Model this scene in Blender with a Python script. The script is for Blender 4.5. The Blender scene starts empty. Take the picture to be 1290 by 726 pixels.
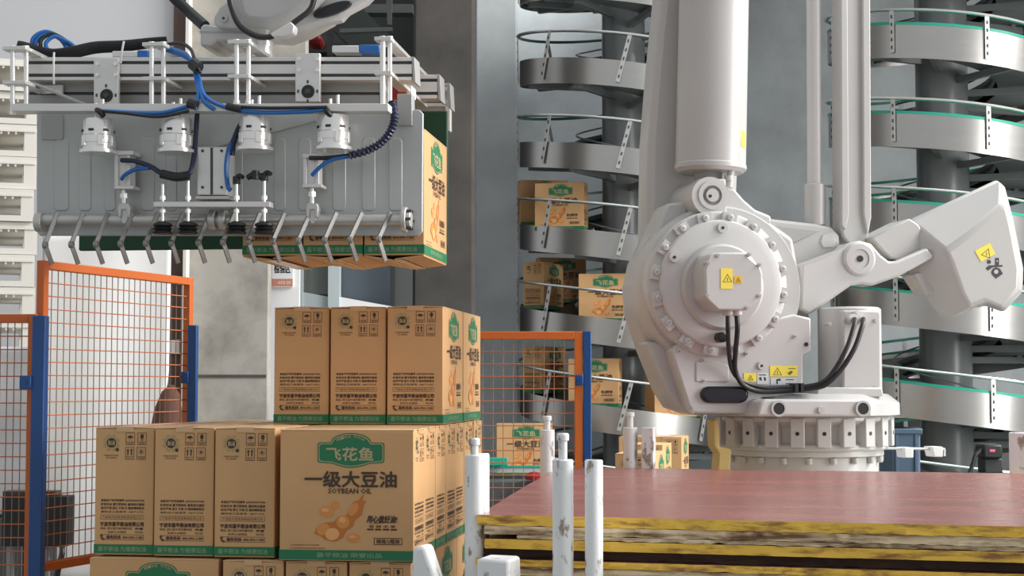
import bpy, math, random
from mathutils import Vector, Matrix
random.seed(7)
PI = math.pi
scene = bpy.context.scene
COL = scene.collection

# ------------------------------------------------------------------ camera
FPX = 2075.0
EYE = Vector((0.0, 0.0, 1.625))
PITCH = math.atan(124.0 / FPX)
cd = bpy.data.cameras.new('camera')
cd.sensor_fit = 'HORIZONTAL'; cd.sensor_width = 36.0; cd.lens = 36.0 * FPX / 1290.0
cd.clip_start = 0.05; cd.clip_end = 100
cam = bpy.data.objects.new('camera', cd); COL.objects.link(cam)
cam.location = EYE; cam.rotation_euler = (PI / 2 + PITCH, 0, 0)
scene.camera = cam

# ------------------------------------------------------------------ world, lights, exposure
w = bpy.data.worlds.new('daylight'); scene.world = w; w.use_nodes = True
bg = w.node_tree.nodes['Background']
bg.inputs[0].default_value = (0.93, 0.965, 1.0, 1); bg.inputs[1].default_value = 0.58
def area(name, loc, target, sx, sy, power, color):
    l = bpy.data.lights.new(name, 'AREA'); l.shape = 'RECTANGLE'; l.size = sx; l.size_y = sy
    l.energy = power; l.color = color
    o = bpy.data.objects.new(name, l); COL.objects.link(o); o.location = loc
    o.rotation_euler = (Vector(target) - Vector(loc)).to_track_quat('-Z', 'Y').to_euler()
    return o
area('loading_door_daylight', (9.0, 2.0, 3.0), (-.3, 5.2, 1.7), 3.6, 4.4, 520, (1.0, 0.985, 0.96))
area('clerestory_daylight', (9.5, 6.6, 8.6), (-1.0, 5.0, 1.5), 7.0, 4.0, 2500, (1.0, 0.99, 0.97))
area('hall_skylight', (1.0, 5.0, 9.5), (1.0, 7.0, 0), 8.0, 6.0, 180, (0.95, 0.98, 1.0))
scene.view_settings.view_transform = 'Standard'
scene.view_settings.look = 'None'
scene.view_settings.gamma = 1.0
scene.view_settings.use_curve_mapping = False
scene.view_settings.exposure = 0.0

# ------------------------------------------------------------------ pixel -> place helpers
def ray(px, py):
    u = (px - 645.0) / FPX; v = (363.0 - py) / FPX
    return Vector((u, math.cos(PITCH) - v * math.sin(PITCH), math.sin(PITCH) + v * math.cos(PITCH)))
def at(px, py, Y):
    d = ray(px, py); return EYE + d * (Y / d.y)
def on_z(px, py, z):
    d = ray(px, py); return EYE + d * ((z - EYE.z) / d.z)
class Frame:
    def __init__(s, o, yaw):
        s.o = Vector(o); s.yaw = yaw
        s.M = Matrix.Translation(s.o) @ Matrix.Rotation(yaw, 4, 'Z'); s.I = s.M.inverted()
    def pix(s, px, py, c):
        e = s.I @ EYE; d = s.I.to_3x3() @ ray(px, py)
        return e + d * ((c - e.y) / d.y)
    def xz(s, px, py, c):
        p = s.pix(px, py, c); return (p.x, p.z)

# ------------------------------------------------------------------ materials
def mat(name, col, rough=0.6, metal=0.0, noise=0.0, nscale=8.0, col2=None, stretch=None, bump=0.0, spec=0.5,
        emit=None, alpha=None, coat=0.0, contrast=None, trans=0.0, nrough=0.0):
    m = bpy.data.materials.new(name); m.use_nodes = True
    nt = m.node_tree; b = nt.nodes['Principled BSDF']
    b.inputs['Base Color'].default_value = (*col, 1); b.inputs['Roughness'].default_value = rough
    b.inputs['Metallic'].default_value = metal; b.inputs['Specular IOR Level'].default_value = spec
    b.inputs['Coat Weight'].default_value = coat
    b.inputs['Transmission Weight'].default_value = trans
    if emit: b.inputs['Emission Color'].default_value = (*emit[0], 1); b.inputs['Emission Strength'].default_value = emit[1]
    if alpha is not None: b.inputs['Alpha'].default_value = alpha
    if noise or bump or col2:
        tc = nt.nodes.new('ShaderNodeTexCoord'); mp = nt.nodes.new('ShaderNodeMapping')
        nt.links.new(tc.outputs['Object'], mp.inputs[0])
        if stretch: mp.inputs['Scale'].default_value = stretch
        nz = nt.nodes.new('ShaderNodeTexNoise'); nz.inputs['Scale'].default_value = nscale; nz.inputs['Detail'].default_value = 6
        nz.inputs['Roughness'].default_value = 0.62
        nt.links.new(mp.outputs[0], nz.inputs['Vector'])
        if noise or col2:
            rp = nt.nodes.new('ShaderNodeValToRGB')
            lo, hi = contrast or (0.3, 0.7)
            rp.color_ramp.elements[0].position = lo; rp.color_ramp.elements[1].position = hi
            c2 = col2 or tuple(c * (1 - noise) for c in col)
            rp.color_ramp.elements[0].color = (*c2, 1); rp.color_ramp.elements[1].color = (*col, 1)
            nt.links.new(nz.outputs['Fac'], rp.inputs[0]); nt.links.new(rp.outputs[0], b.inputs['Base Color'])
        if nrough:
            mr = nt.nodes.new('ShaderNodeMapRange'); mr.inputs[3].default_value = rough - nrough; mr.inputs[4].default_value = rough + nrough
            nt.links.new(nz.outputs['Fac'], mr.inputs[0]); nt.links.new(mr.outputs[0], b.inputs['Roughness'])
        if bump:
            bp = nt.nodes.new('ShaderNodeBump'); bp.inputs['Strength'].default_value = bump; bp.inputs['Distance'].default_value = 0.01
            nt.links.new(nz.outputs['Fac'], bp.inputs['Height']); nt.links.new(bp.outputs[0], b.inputs['Normal'])
    return m
M = {}
M['kraft'] = mat('kraft_cardboard', (0.62, 0.36, 0.165), 0.62, noise=0.10, nscale=5, stretch=(1, 1, 1), spec=0.35)
M['kraft_lt'] = mat('kraft_flap', (0.66, 0.42, 0.215), 0.7, noise=0.12, nscale=9)
M['tape'] = mat('clear_tape', (0.60, 0.375, 0.195), 0.25)
M['ink'] = mat('brown_ink', (0.055, 0.030, 0.018), 0.6)
M['green'] = mat('green_ink', (0.012, 0.16, 0.062), 0.55)
M['pale'] = mat('unprinted_lettering', (0.44, 0.34, 0.18), 0.6)
M['pale_green'] = mat('pale_green_ink', (0.20, 0.32, 0.17), 0.6)
M['orange_ink'] = mat('orange_ink', (0.66, 0.25, 0.06), 0.6)
M['orange_dk'] = mat('dark_orange_ink', (0.50, 0.16, 0.03), 0.6)
M['orange_lt'] = mat('light_orange_ink', (0.76, 0.38, 0.14), 0.6)
M['robot'] = mat('robot_paint', (0.49, 0.482, 0.465), 0.38, noise=0.07, nscale=3, coat=0.15)
M['robot_lt'] = mat('robot_paint_pale', (0.535, 0.528, 0.515), 0.36, noise=0.06, nscale=4, coat=0.15)
M['black'] = mat('black_rubber', (0.012, 0.012, 0.014), 0.45)
M['black_gl'] = mat('black_plastic', (0.010, 0.010, 0.016), 0.3)
M['foam'] = mat('black_foam', (0.008, 0.008, 0.009), 0.9, bump=0.3, nscale=40)
M['alu'] = mat('anodised_aluminium', (0.70, 0.69, 0.665), 0.40, metal=0.35, noise=0.08, nscale=5, stretch=(1, 6, 6))
M['alu_dk'] = mat('grey_aluminium', (0.36, 0.36, 0.35), 0.5, metal=0.3)
M['slot'] = mat('slot_grey', (0.07, 0.07, 0.068), 0.6, metal=0.3)
M['steel'] = mat('plain_steel', (0.56, 0.555, 0.53), 0.36, metal=0.55, noise=0.12, nscale=4, stretch=(1, 1, 3))
M['plate'] = mat('clamp_plate_steel', (0.47, 0.485, 0.47), 0.42, metal=0.3, noise=0.14, nscale=3)
M['chrome'] = mat('chrome', (0.82, 0.81, 0.78), 0.24, metal=0.6)
M['blue_hose'] = mat('blue_air_hose', (0.012, 0.13, 0.42), 0.3)
M['dk_blue_hose'] = mat('dark_corrugated_hose', (0.012, 0.016, 0.05), 0.4)
M['clamp_green'] = mat('dark_green_pad', (0.006, 0.055, 0.026), 0.6)
M['orange'] = mat('orange_powder_coat', (0.62, 0.135, 0.018), 0.4, noise=0.08, nscale=6)
M['wire'] = mat('orange_wire', (0.55, 0.15, 0.045), 0.5)
M['wire_shaded'] = mat('shaded_orange_wire', (0.26, 0.17, 0.13), 0.5)  # upright wires are orange too; their shade is put into this colour
M['blue'] = mat('blue_powder_coat', (0.008, 0.065, 0.235), 0.35, noise=0.1, nscale=5)
M['white_post'] = mat('chipped_white_paint', (0.74, 0.745, 0.74), 0.55, col2=(0.30, 0.25, 0.20), nscale=36, contrast=(0.36, 0.43), stretch=(1, 1, 0.5), bump=0.15)
M['ply_top'] = mat('red_film_face', (0.285, 0.10, 0.085), 0.26, col2=(0.205, 0.085, 0.078), nscale=2.2, stretch=(0.6, 3, 1), spec=0.6, contrast=(0.32, 0.62), nrough=0.10)
M['ply_yel'] = mat('yellow_painted_edge', (0.88, 0.54, 0.07), 0.6, col2=(0.28, 0.13, 0.035), nscale=34, stretch=(0.3, 1, 1.6), contrast=(0.36, 0.52), bump=0.5)
M['ply_raw'] = mat('worn_plywood_edge', (0.82, 0.65, 0.42), 0.8, col2=(0.20, 0.11, 0.05), nscale=26, stretch=(0.25, 1, 3), contrast=(0.36, 0.56), bump=0.6)
M['ply_dark'] = mat('dark_plywood_edge', (0.085, 0.045, 0.028), 0.85, col2=(0.02, 0.012, 0.01), nscale=12, stretch=(0.3, 1, 5), bump=0.5)
M['inox'] = mat('brushed_stainless', (0.50, 0.485, 0.46), 0.30, metal=1.0, noise=0.04, nscale=3, stretch=(1, 1, 10), nrough=0.03)
M['spiral_grey'] = mat('grey_green_enamel', (0.22, 0.245, 0.24), 0.35, noise=0.15, nscale=3)
M['spiral_dk'] = mat('dark_grey_enamel', (0.075, 0.08, 0.08), 0.4)
M['col_grey'] = mat('column_enamel', (0.22, 0.235, 0.235), 0.3, noise=0.12, nscale=2)
M['teal_dk'] = mat('dark_teal_strip', (0.015, 0.12, 0.10), 0.35)
M['steel_dk'] = mat('dull_bar_steel', (0.27, 0.265, 0.25), 0.45, metal=0.5)
M['teal'] = mat('teal_wear_strip', (0.02, 0.36, 0.24), 0.35)
M['wall'] = mat('cool_grey_plaster', (0.62, 0.66, 0.675), 0.85, col2=(0.43, 0.46, 0.472), nscale=1.1, contrast=(0.34, 0.62), bump=0.2)
M['wall_pale'] = mat('pale_pillar_plaster', (0.55, 0.58, 0.59), 0.85, col2=(0.42, 0.45, 0.46), nscale=1.3, contrast=(0.34, 0.62), bump=0.2)
M['wall_lt'] = mat('pale_grey_panel', (0.56, 0.56, 0.57), 0.7, noise=0.06, nscale=0.8)
M['concrete'] = mat('stained_concrete', (0.40, 0.375, 0.335), 0.9, col2=(0.20, 0.185, 0.165), nscale=2.6, contrast=(0.30, 0.58), bump=0.35)
M['concrete_dk'] = mat('brown_concrete', (0.085, 0.078, 0.070), 0.9, col2=(0.05, 0.046, 0.042), nscale=2.2, contrast=(0.3, 0.62), bump=0.3)
M['floor'] = mat('epoxy_floor', (0.25, 0.26, 0.25), 0.4, noise=0.25, nscale=0.7)
M['pallet'] = mat('white_plastic', (0.72, 0.69, 0.63), 0.5, noise=0.08, nscale=4)
M['white'] = mat('white_paint', (0.78, 0.78, 0.78), 0.5)
M['frame_blue'] = mat('pale_blue_frame', (0.42, 0.48, 0.49), 0.45)
M['glass_gr'] = mat('green_grey_glass', (0.115, 0.13, 0.115), 0.12, spec=0.6)
M['glass_bl'] = mat('blue_grey_glass', (0.10, 0.125, 0.15), 0.15, spec=0.6)
M['dark'] = mat('dark_steelwork', (0.022, 0.024, 0.024), 0.6)
M['dk_green'] = mat('grey_green_steelwork', (0.06, 0.072, 0.068), 0.5)
M['red'] = mat('red_plastic', (0.30, 0.012, 0.012), 0.45)
M['yellow'] = mat('yellow_label', (0.86, 0.70, 0.09), 0.5)
M['amber'] = mat('amber_label', (0.80, 0.48, 0.02), 0.5)
M['label_w'] = mat('pale_label', (0.62, 0.64, 0.66), 0.5)
M['label_ink'] = mat('dark_label_ink', (0.03, 0.03, 0.035), 0.5)
M['tag_ink'] = mat('olive_label_ink', (0.16, 0.12, 0.02), 0.5)
M['salmon'] = mat('salmon_sign', (0.55, 0.22, 0.15), 0.6)
M['bin_blue'] = mat('slate_blue_plastic', (0.055, 0.095, 0.145), 0.5)
M['rust'] = mat('rust_brown_cloth', (0.12, 0.05, 0.03), 0.9, noise=0.4, nscale=5)
M['brown_post'] = mat('brown_timber', (0.115, 0.075, 0.06), 0.8, noise=0.3, nscale=4)
M['yel_paint'] = mat('dull_yellow_paint', (0.55, 0.40, 0.14), 0.55)
M['led'] = mat('red_indicator', (0.5, 0.02, 0.03), 0.4, emit=((1, 0.05, 0.08), 2.5))

# ------------------------------------------------------------------ mesh builder
def R3(axis, a): return Matrix.Rotation(a, 3, axis)
def spline(pts, k=8):
    P = [Vector(p) for p in pts]
    if len(P) < 3: return P
    out = []
    for i in range(len(P) - 1):
        p0 = P[max(i - 1, 0)]; p1 = P[i]; p2 = P[i + 1]; p3 = P[min(i + 2, len(P) - 1)]
        for j in range(k):
            t = j / k
            out.append(0.5 * ((2 * p1) + (p2 - p0) * t + (2 * p0 - 5 * p1 + 4 * p2 - p3) * t * t + (3 * p1 - p0 - 3 * p2 + p3) * t ** 3))
    out.append(P[-1]); return out
TINY = {'bolt_hole', 'plate_bolt', 'cap_bolt', 'motor_bolt', 'plate_screw', 'plate_mark', 'flange_bolt', 'cylinder_bolt', 'vent_slot', 'clamp_lug', 'beam_slot'}
class MB:
    def __init__(s): s.v = []; s.f = []; s.m = []
    def add(s, vs, fs, mi=0):
        n = len(s.v); s.v += [Vector(v) for v in vs]
        s.f += [tuple(i + n for i in f) for f in fs]; s.m += [mi] * len(fs); return s
    def box(s, c, d, rot=None, mi=0):
        c = Vector(c); h = [x / 2 for x in d]
        vs = [Vector((x * h[0], y * h[1], z * h[2])) for x in (-1, 1) for y in (-1, 1) for z in (-1, 1)]
        if rot: vs = [rot @ v for v in vs]
        return s.add([v + c for v in vs], [(0, 1, 3, 2), (4, 6, 7, 5), (0, 4, 5, 1), (2, 3, 7, 6), (0, 2, 6, 4), (1, 5, 7, 3)], mi)
    def bb(s, x0, x1, y0, y1, z0, z1, mi=0):
        return s.box(((x0 + x1) / 2, (y0 + y1) / 2, (z0 + z1) / 2), (abs(x1 - x0), abs(y1 - y0), abs(z1 - z0)), None, mi)
    def lathe(s, prof, o, ax=(0, 0, 1), n=24, mi=0, cap=True):
        o = Vector(o); ax = Vector(ax).normalized()
        a = ax.orthogonal().normalized(); b = ax.cross(a)
        vs = []
        for r, h in prof:
            for k in range(n):
                t = 2 * PI * k / n; vs.append(o + ax * h + (a * math.cos(t) + b * math.sin(t)) * r)
        fs = []
        for i in range(len(prof) - 1):
            for k in range(n):
                k2 = (k + 1) % n; fs.append((i * n + k, i * n + k2, (i + 1) * n + k2, (i + 1) * n + k))
        if cap:
            fs.append(tuple(range(n))[::-1]); fs.append(tuple((len(prof) - 1) * n + k for k in range(n)))
        return s.add(vs, fs, mi)
    def cyl(s, p0, p1, r, r2=None, n=20, mi=0):
        p0 = Vector(p0); p1 = Vector(p1); d = p1 - p0
        return s.lathe([(r, 0), (r if r2 is None else r2, d.length)], p0, d, n, mi)
    def tube(s, pts, r, n=8, mi=0, sm=6, flat=None):
        P = spline(pts, sm) if sm else [Vector(p) for p in pts]
        T = [(P[min(i + 1, len(P) - 1)] - P[max(i - 1, 0)]).normalized() for i in range(len(P))]
        a = T[0].orthogonal().normalized(); vs = []
        for i, p in enumerate(P):
            a = (a - T[i] * a.dot(T[i])).normalized(); b = T[i].cross(a)
            rr = r(i / (len(P) - 1)) if callable(r) else r
            for k in range(n):
                t = 2 * PI * (k + .5) / n; vs.append(p + (a * math.cos(t) + b * math.sin(t) * (flat or 1)) * rr)
        fs = [(i * n + k, i * n + (k + 1) % n, (i + 1) * n + (k + 1) % n, (i + 1) * n + k) for i in range(len(P) - 1) for k in range(n)]
        fs.append(tuple(range(n))[::-1]); fs.append(tuple((len(P) - 1) * n + k for k in range(n)))
        return s.add(vs, fs, mi)
    def prism(s, poly, y0, y1, mi=0):          # poly in (x, z), extruded along y
        n = len(poly); vs = [(x, y0, z) for x, z in poly] + [(x, y1, z) for x, z in poly]
        fs = [tuple(range(n)), tuple(range(2 * n - 1, n - 1, -1))] + [(i, (i + 1) % n + 0, (i + 1) % n + n, i + n) for i in range(n)]
        return s.add(vs, fs, mi)
    def loft(s, loops, mi=0):
        n = len(loops[0]); vs = [v for L in loops for v in L]; fs = [tuple(range(n))[::-1], tuple((len(loops) - 1) * n + k for k in range(n))]
        fs += [(i * n + k, i * n + (k + 1) % n, (i + 1) * n + (k + 1) % n, (i + 1) * n + k) for i in range(len(loops) - 1) for k in range(n)]
        return s.add(vs, fs, mi)
    def xf(s, Mx): s.v = [Mx @ v for v in s.v]; return s
    def mesh(s, name, mats, ang=35):
        me = bpy.data.meshes.new(name); me.from_pydata([tuple(v) for v in s.v], [], s.f)
        for m in (mats if isinstance(mats, (list, tuple)) else [mats]): me.materials.append(M[m] if isinstance(m, str) else m)
        me.polygons.foreach_set('material_index', s.m)
        import bmesh
        bm = bmesh.new(); bm.from_mesh(me); bmesh.ops.recalc_face_normals(bm, faces=bm.faces); bm.to_mesh(me); bm.free()
        if ang:
            me.polygons.foreach_set('use_smooth', [True] * len(me.polygons)); me.set_sharp_from_angle(angle=math.radians(ang))
        me.update(); return me
    def build(s, name, mats, parent=None, bevel=0, ang=35, seg=2):
        o = bpy.data.objects.new(name, s.mesh(name, mats, ang)); COL.objects.link(o)
        if parent: o.parent = parent
        if name in TINY: o['kind'] = 'stuff'
        if bevel:
            b = o.modifiers.new('bevel', 'BEVEL'); b.width = bevel; b.segments = seg; b.limit_method = 'ANGLE'; b.angle_limit = math.radians(40)
            b.harden_normals = False
        return o
def tag(o, label, cat, group=None, kind=None):
    o['label'] = label; o['category'] = cat
    if group: o['group'] = group
    if kind: o['kind'] = kind
    return o
def thing(name, label, cat, loc=(0, 0, 0), yaw=0.0, group=None):
    o = bpy.data.objects.new(name, None); COL.objects.link(o); o.empty_display_size = 0.1
    o.location = loc; o.rotation_euler = (0, 0, yaw); return tag(o, label, cat, group)
def struct(name, mb, m, bevel=0):
    o = mb.build(name, m, None, bevel); o['kind'] = 'structure'; return o
def copy_tree(o, parent=None):
    c = o.copy(); COL.objects.link(c); c.parent = parent
    for ch in list(o.children): copy_tree(ch, c)
    return c
_tc = {}
def text2d(body, off=0.0, res=1, shear=0.0):
    key = (body, off, res, shear)
    if key in _tc: return _tc[key]
    cv = bpy.data.curves.new('lettering', 'FONT'); cv.body = body; cv.resolution_u = res; cv.offset = off; cv.shear = shear
    cv.fill_mode = 'FRONT'
    o = bpy.data.objects.new('lettering', cv); COL.objects.link(o); bpy.context.view_layer.update()
    ev = o.evaluated_get(bpy.context.evaluated_depsgraph_get()); me = ev.to_mesh()
    vs = [(v.co.x, v.co.y) for v in me.vertices]; fs = [tuple(p.vertices) for p in me.polygons]
    ev.to_mesh_clear(); bpy.data.objects.remove(o); bpy.data.curves.remove(cv)
    x0 = min(v[0] for v in vs); x1 = max(v[0] for v in vs); y0 = min(v[1] for v in vs); y1 = max(v[1] for v in vs)
    vs = [((x - x0) / (x1 - x0), (y - y0) / max(y1 - y0, 1e-6)) for x, y in vs]
    _tc[key] = (vs, fs); return _tc[key]
class Print:
    """flat print on a face of width W, height H; u to the right, v downwards (fractions); flush ink layers"""
    def __init__(s, W, H): s.W = W; s.H = H; s.mb = MB(); s.lay = 0; s.k = 0
    def P(s, u, v): return Vector(((u - .5) * s.W, -0.0006 - 0.0003 * s.lay - 0.000006 * s.k, (1 - v) * s.H))
    def text(s, body, u0, u1, v0, v1, mi=0, off=0.0, res=1, shear=0.0):
        vs, fs = text2d(body, 0.0, res, shear)
        e = off * (v1 - v0) * s.H * 1.5                      # bold: the same glyphs stamped with small shifts
        sh = [(0, 0)] if off <= 0 else [(-e, 0), (e, 0), (0, e), (0, -e)]
        for dx, dz in sh:
            s.k += 1
            s.mb.add([s.P(u0 + (u1 - u0) * x, v1 + (v0 - v1) * y) + Vector((dx, 0, dz)) for x, y in vs], fs, mi)
    def poly(s, pts, mi=0): s.k += 1; s.mb.add([s.P(*p) for p in pts], [tuple(range(len(pts)))], mi)
    def rect(s, u0, u1, v0, v1, mi=0): s.poly([(u0, v0), (u1, v0), (u1, v1), (u0, v1)], mi)
    def frame(s, u0, u1, v0, v1, t, mi=0):
        tv = t * s.W / s.H
        s.rect(u0, u1, v0, v0 + tv, mi); s.rect(u0, u1, v1 - tv, v1, mi); s.rect(u0, u0 + t, v0 + tv, v1 - tv, mi); s.rect(u1 - t, u1, v0 + tv, v1 - tv, mi)
    def ell(s, u, v, ru, rv, mi=0, n=18, rot=0.0):
        pts = []
        for k in range(n):
            a = 2 * PI * k / n; x = ru * s.W * math.cos(a); y = rv * s.H * math.sin(a)
            pts.append((u + (x * math.cos(rot) - y * math.sin(rot)) / s.W, v + (x * math.sin(rot) + y * math.cos(rot)) / s.H))
        s.poly(pts, mi)
    def ring(s, u, v, r, t, mi=0, n=24):
        vs = []; k2 = s.W / s.H
        for k in range(n):
            a = 2 * PI * k / n
            vs += [s.P(u + r * math.cos(a), v + r * k2 * math.sin(a)), s.P(u + (r - t) * math.cos(a), v + (r - t) * k2 * math.sin(a))]
        s.mb.add(vs, [(2 * k, (2 * k + 2) % (2 * n), (2 * k + 3) % (2 * n), 2 * k + 1) for k in range(n)], mi)
    def up(s, n=1): s.lay += n

# ------------------------------------------------------------------ structure: floor, walls, pillars
struct('floor', MB().bb(-12, 12, -2, 16, -0.1, 0), 'floor')
def wall_px(name, px0, px1, Y, th, m, z1=7.5, slant=0.0):
    a = at(px0, 487, Y).x; b = at(px1, 487, Y).x
    return struct(name, MB().bb(a, b, Y, Y + th, 0, z1), m)
struct('wall_back', MB().bb(at(590, 487, 14.5).x, 9, 14.5, 14.7, 0, 8), 'wall')
struct('shade_slab', MB().bb(1.75, 9, 9.8, 14.5, 5.12, 5.35), 'concrete')  # unseen slab added to keep the high daylight off the back wall
struct('wall_left', MB().bb(-9, at(213, 487, 9.6).x, 9.6, 9.72, 0, 8), 'wall_lt')
struct('trim_1', MB().bb(at(213, 487, 9.55).x, at(228.5, 487, 9.55).x, 9.55, 9.75, 0, 8), 'brown_post')
struct('trim_2', MB().bb(at(228.5, 487, 9.5).x, at(232.5, 487, 9.5).x, 9.5, 9.75, 0, 8), 'pallet')
wc = MB().bb(at(232.5, 487, 9.6).x, at(336, 487, 9.6).x, 9.6, 9.75, 0, 8)
wcb = struct('wall_concrete', wc, 'concrete')
zj = at(280, 474, 9.6).z
struct('wall_concrete_upper', MB().bb(at(336, 300, 9.6).x, at(383, 300, 9.6).x, 9.6, 9.75, at(350, 290, 9.6).z, 8), 'concrete')
o = MB().bb(at(232.5, 487, 9.6).x + .003, at(336, 487, 9.6).x - .003, 9.594, 9.61, zj - .008, zj + .008).build('joint', 'concrete_dk', wcb)
struct('pillar', MB().bb(at(519, 487, 10.6).x, at(597, 487, 10.6).x, 10.6, 11.2, 0, 8), 'concrete_dk', 0.02)
struct('pillar_pale', MB().bb(at(598, 487, 13.9).x, at(652, 487, 13.9).x, 13.9, 14.5, 0, 8), 'wall_pale', 0.02)
struct('wall_far', MB().bb(-5, at(600, 487, 14.6).x, 14.62, 14.75, 0, 8), 'dark')
# doorway with notice, glazed partition
d1 = MB().bb(at(336, 487, 9.9).x, at(376, 487, 9.9).x, 9.9, 9.95, 0, at(350, 285, 9.9).z)
struct('door_1', d1, 'white')
# notice on the door
pn = at(355.5, 350, 9.895)
nb = thing('door_notice', 'white notice with black characters and a salmon strip on the white door', 'sign', (0, 0, 0))
F0 = Frame((0, 0, 0), 0)
x0, z1 = F0.xz(343, 318, 9.893); x1, z0 = F0.xz(369, 362, 9.893)
MB().bb(x0, x1, 9.885, 9.898, z0, z1).build('board', 'white', nb)
pr = Print(x1 - x0, z1 - z0)
pr.text('检验区', 0.12, 0.88, 0.30, 0.60, 0, 0.02); pr.rect(0.0, 1.0, 0.76, 0.98, 1); pr.up(); pr.text('一次检查 合格', 0.2, 0.9, 0.82, 0.92, 2)
pr.mb.xf(Matrix.Translation(((x0 + x1) / 2, 9.885, z0))).build('lettering', ['label_ink', 'salmon', 'white'], nb, ang=0)
# window band
wy = 10.2
win = bpy.data.objects.new('window_1', None); COL.objects.link(win); win['kind'] = 'structure'
def wbox(name, a, b, t, u, y0, y1, m):
    x0, z1 = F0.xz(a, t, y0); x1, z0 = F0.xz(b, u, y0); return MB().bb(x0, x1, y0, y1, z0, z1).build(name, m, win)
wbox('mullion', 376, 381, 250, 420, wy - .04, wy + .04, 'frame_blue')
wbox('pane', 381, 414, 250, 371, wy, wy + .01, 'glass_gr')
wbox('mullion', 414, 427, 250, 420, wy - .06, wy + .06, 'frame_blue')
wbox('pane', 427, 492, 250, 400, wy + .1, wy + .11, 'glass_bl')
wbox('mullion', 492, 497, 250, 420, wy - .04, wy + .06, 'dark')
wbox('panel', 497, 519, 250, 420, wy, wy + .04, 'spiral_dk')
def sill(a, ta, b, tb, y0, y1, m, h=26):
    p = [F0.xz(a, ta, y0), F0.xz(b, tb, y0), F0.xz(b, tb + h, y0), F0.xz(a, ta + h, y0)]
    return MB().prism(p, y0, y1).build('lower_panel', m, win)
sill(376, 367, 414, 374, wy - .03, wy - .01, 'frame_blue', 40)
sill(427, 374, 498, 387, wy - .05, wy + .05, 'white', 40)
# dark mezzanine steelwork seen at the top between the concrete wall and the pillar
mz = thing('mezzanine_steelwork', 'dark green grey steel beams of a mezzanine behind the gripper', 'steelwork')
def mzp(name, pts, y0, y1, m): return MB().prism([F0.xz(a, b, y0) for a, b in pts], y0, y1).build(name, m, mz)
mzp('stringer', [(405, 22), (425, 6), (452, 6), (540, 95), (540, 125), (500, 125), (455, 72)], 11.6, 11.75, 'dk_green')
mzp('beam', [(372, 5), (520, 5), (520, 16), (372, 16)], 12.2, 12.35, 'spiral_dk')
mzp('hanger', [(486, -10), (494, -10), (493, 31), (488, 31)], 11.2, 11.25, 'spiral_grey')
mzp('rail', [(428, 36), (494, 34), (494, 39), (428, 41)], 11.2, 11.25, 'spiral_grey')
mzp('post', [(412, 22), (419, 22), (419, 70), (412, 70)], 11.4, 11.45, 'spiral_dk')
mzp('deck', [(380, 55), (470, 55), (470, 66), (380, 66)], 12.4, 12.8, 'dark')
rr = MB().prism([F0.xz(a, b, 11.9) for a, b in [(384, 40), (394, 36), (404, 42), (406, 52), (398, 55), (386, 54)]], 11.9, 12.15).build('red_sack', 'red', None, 0.03)
tag(rr, 'red bundle on the dark mezzanine behind the gripper', 'sack')

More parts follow.
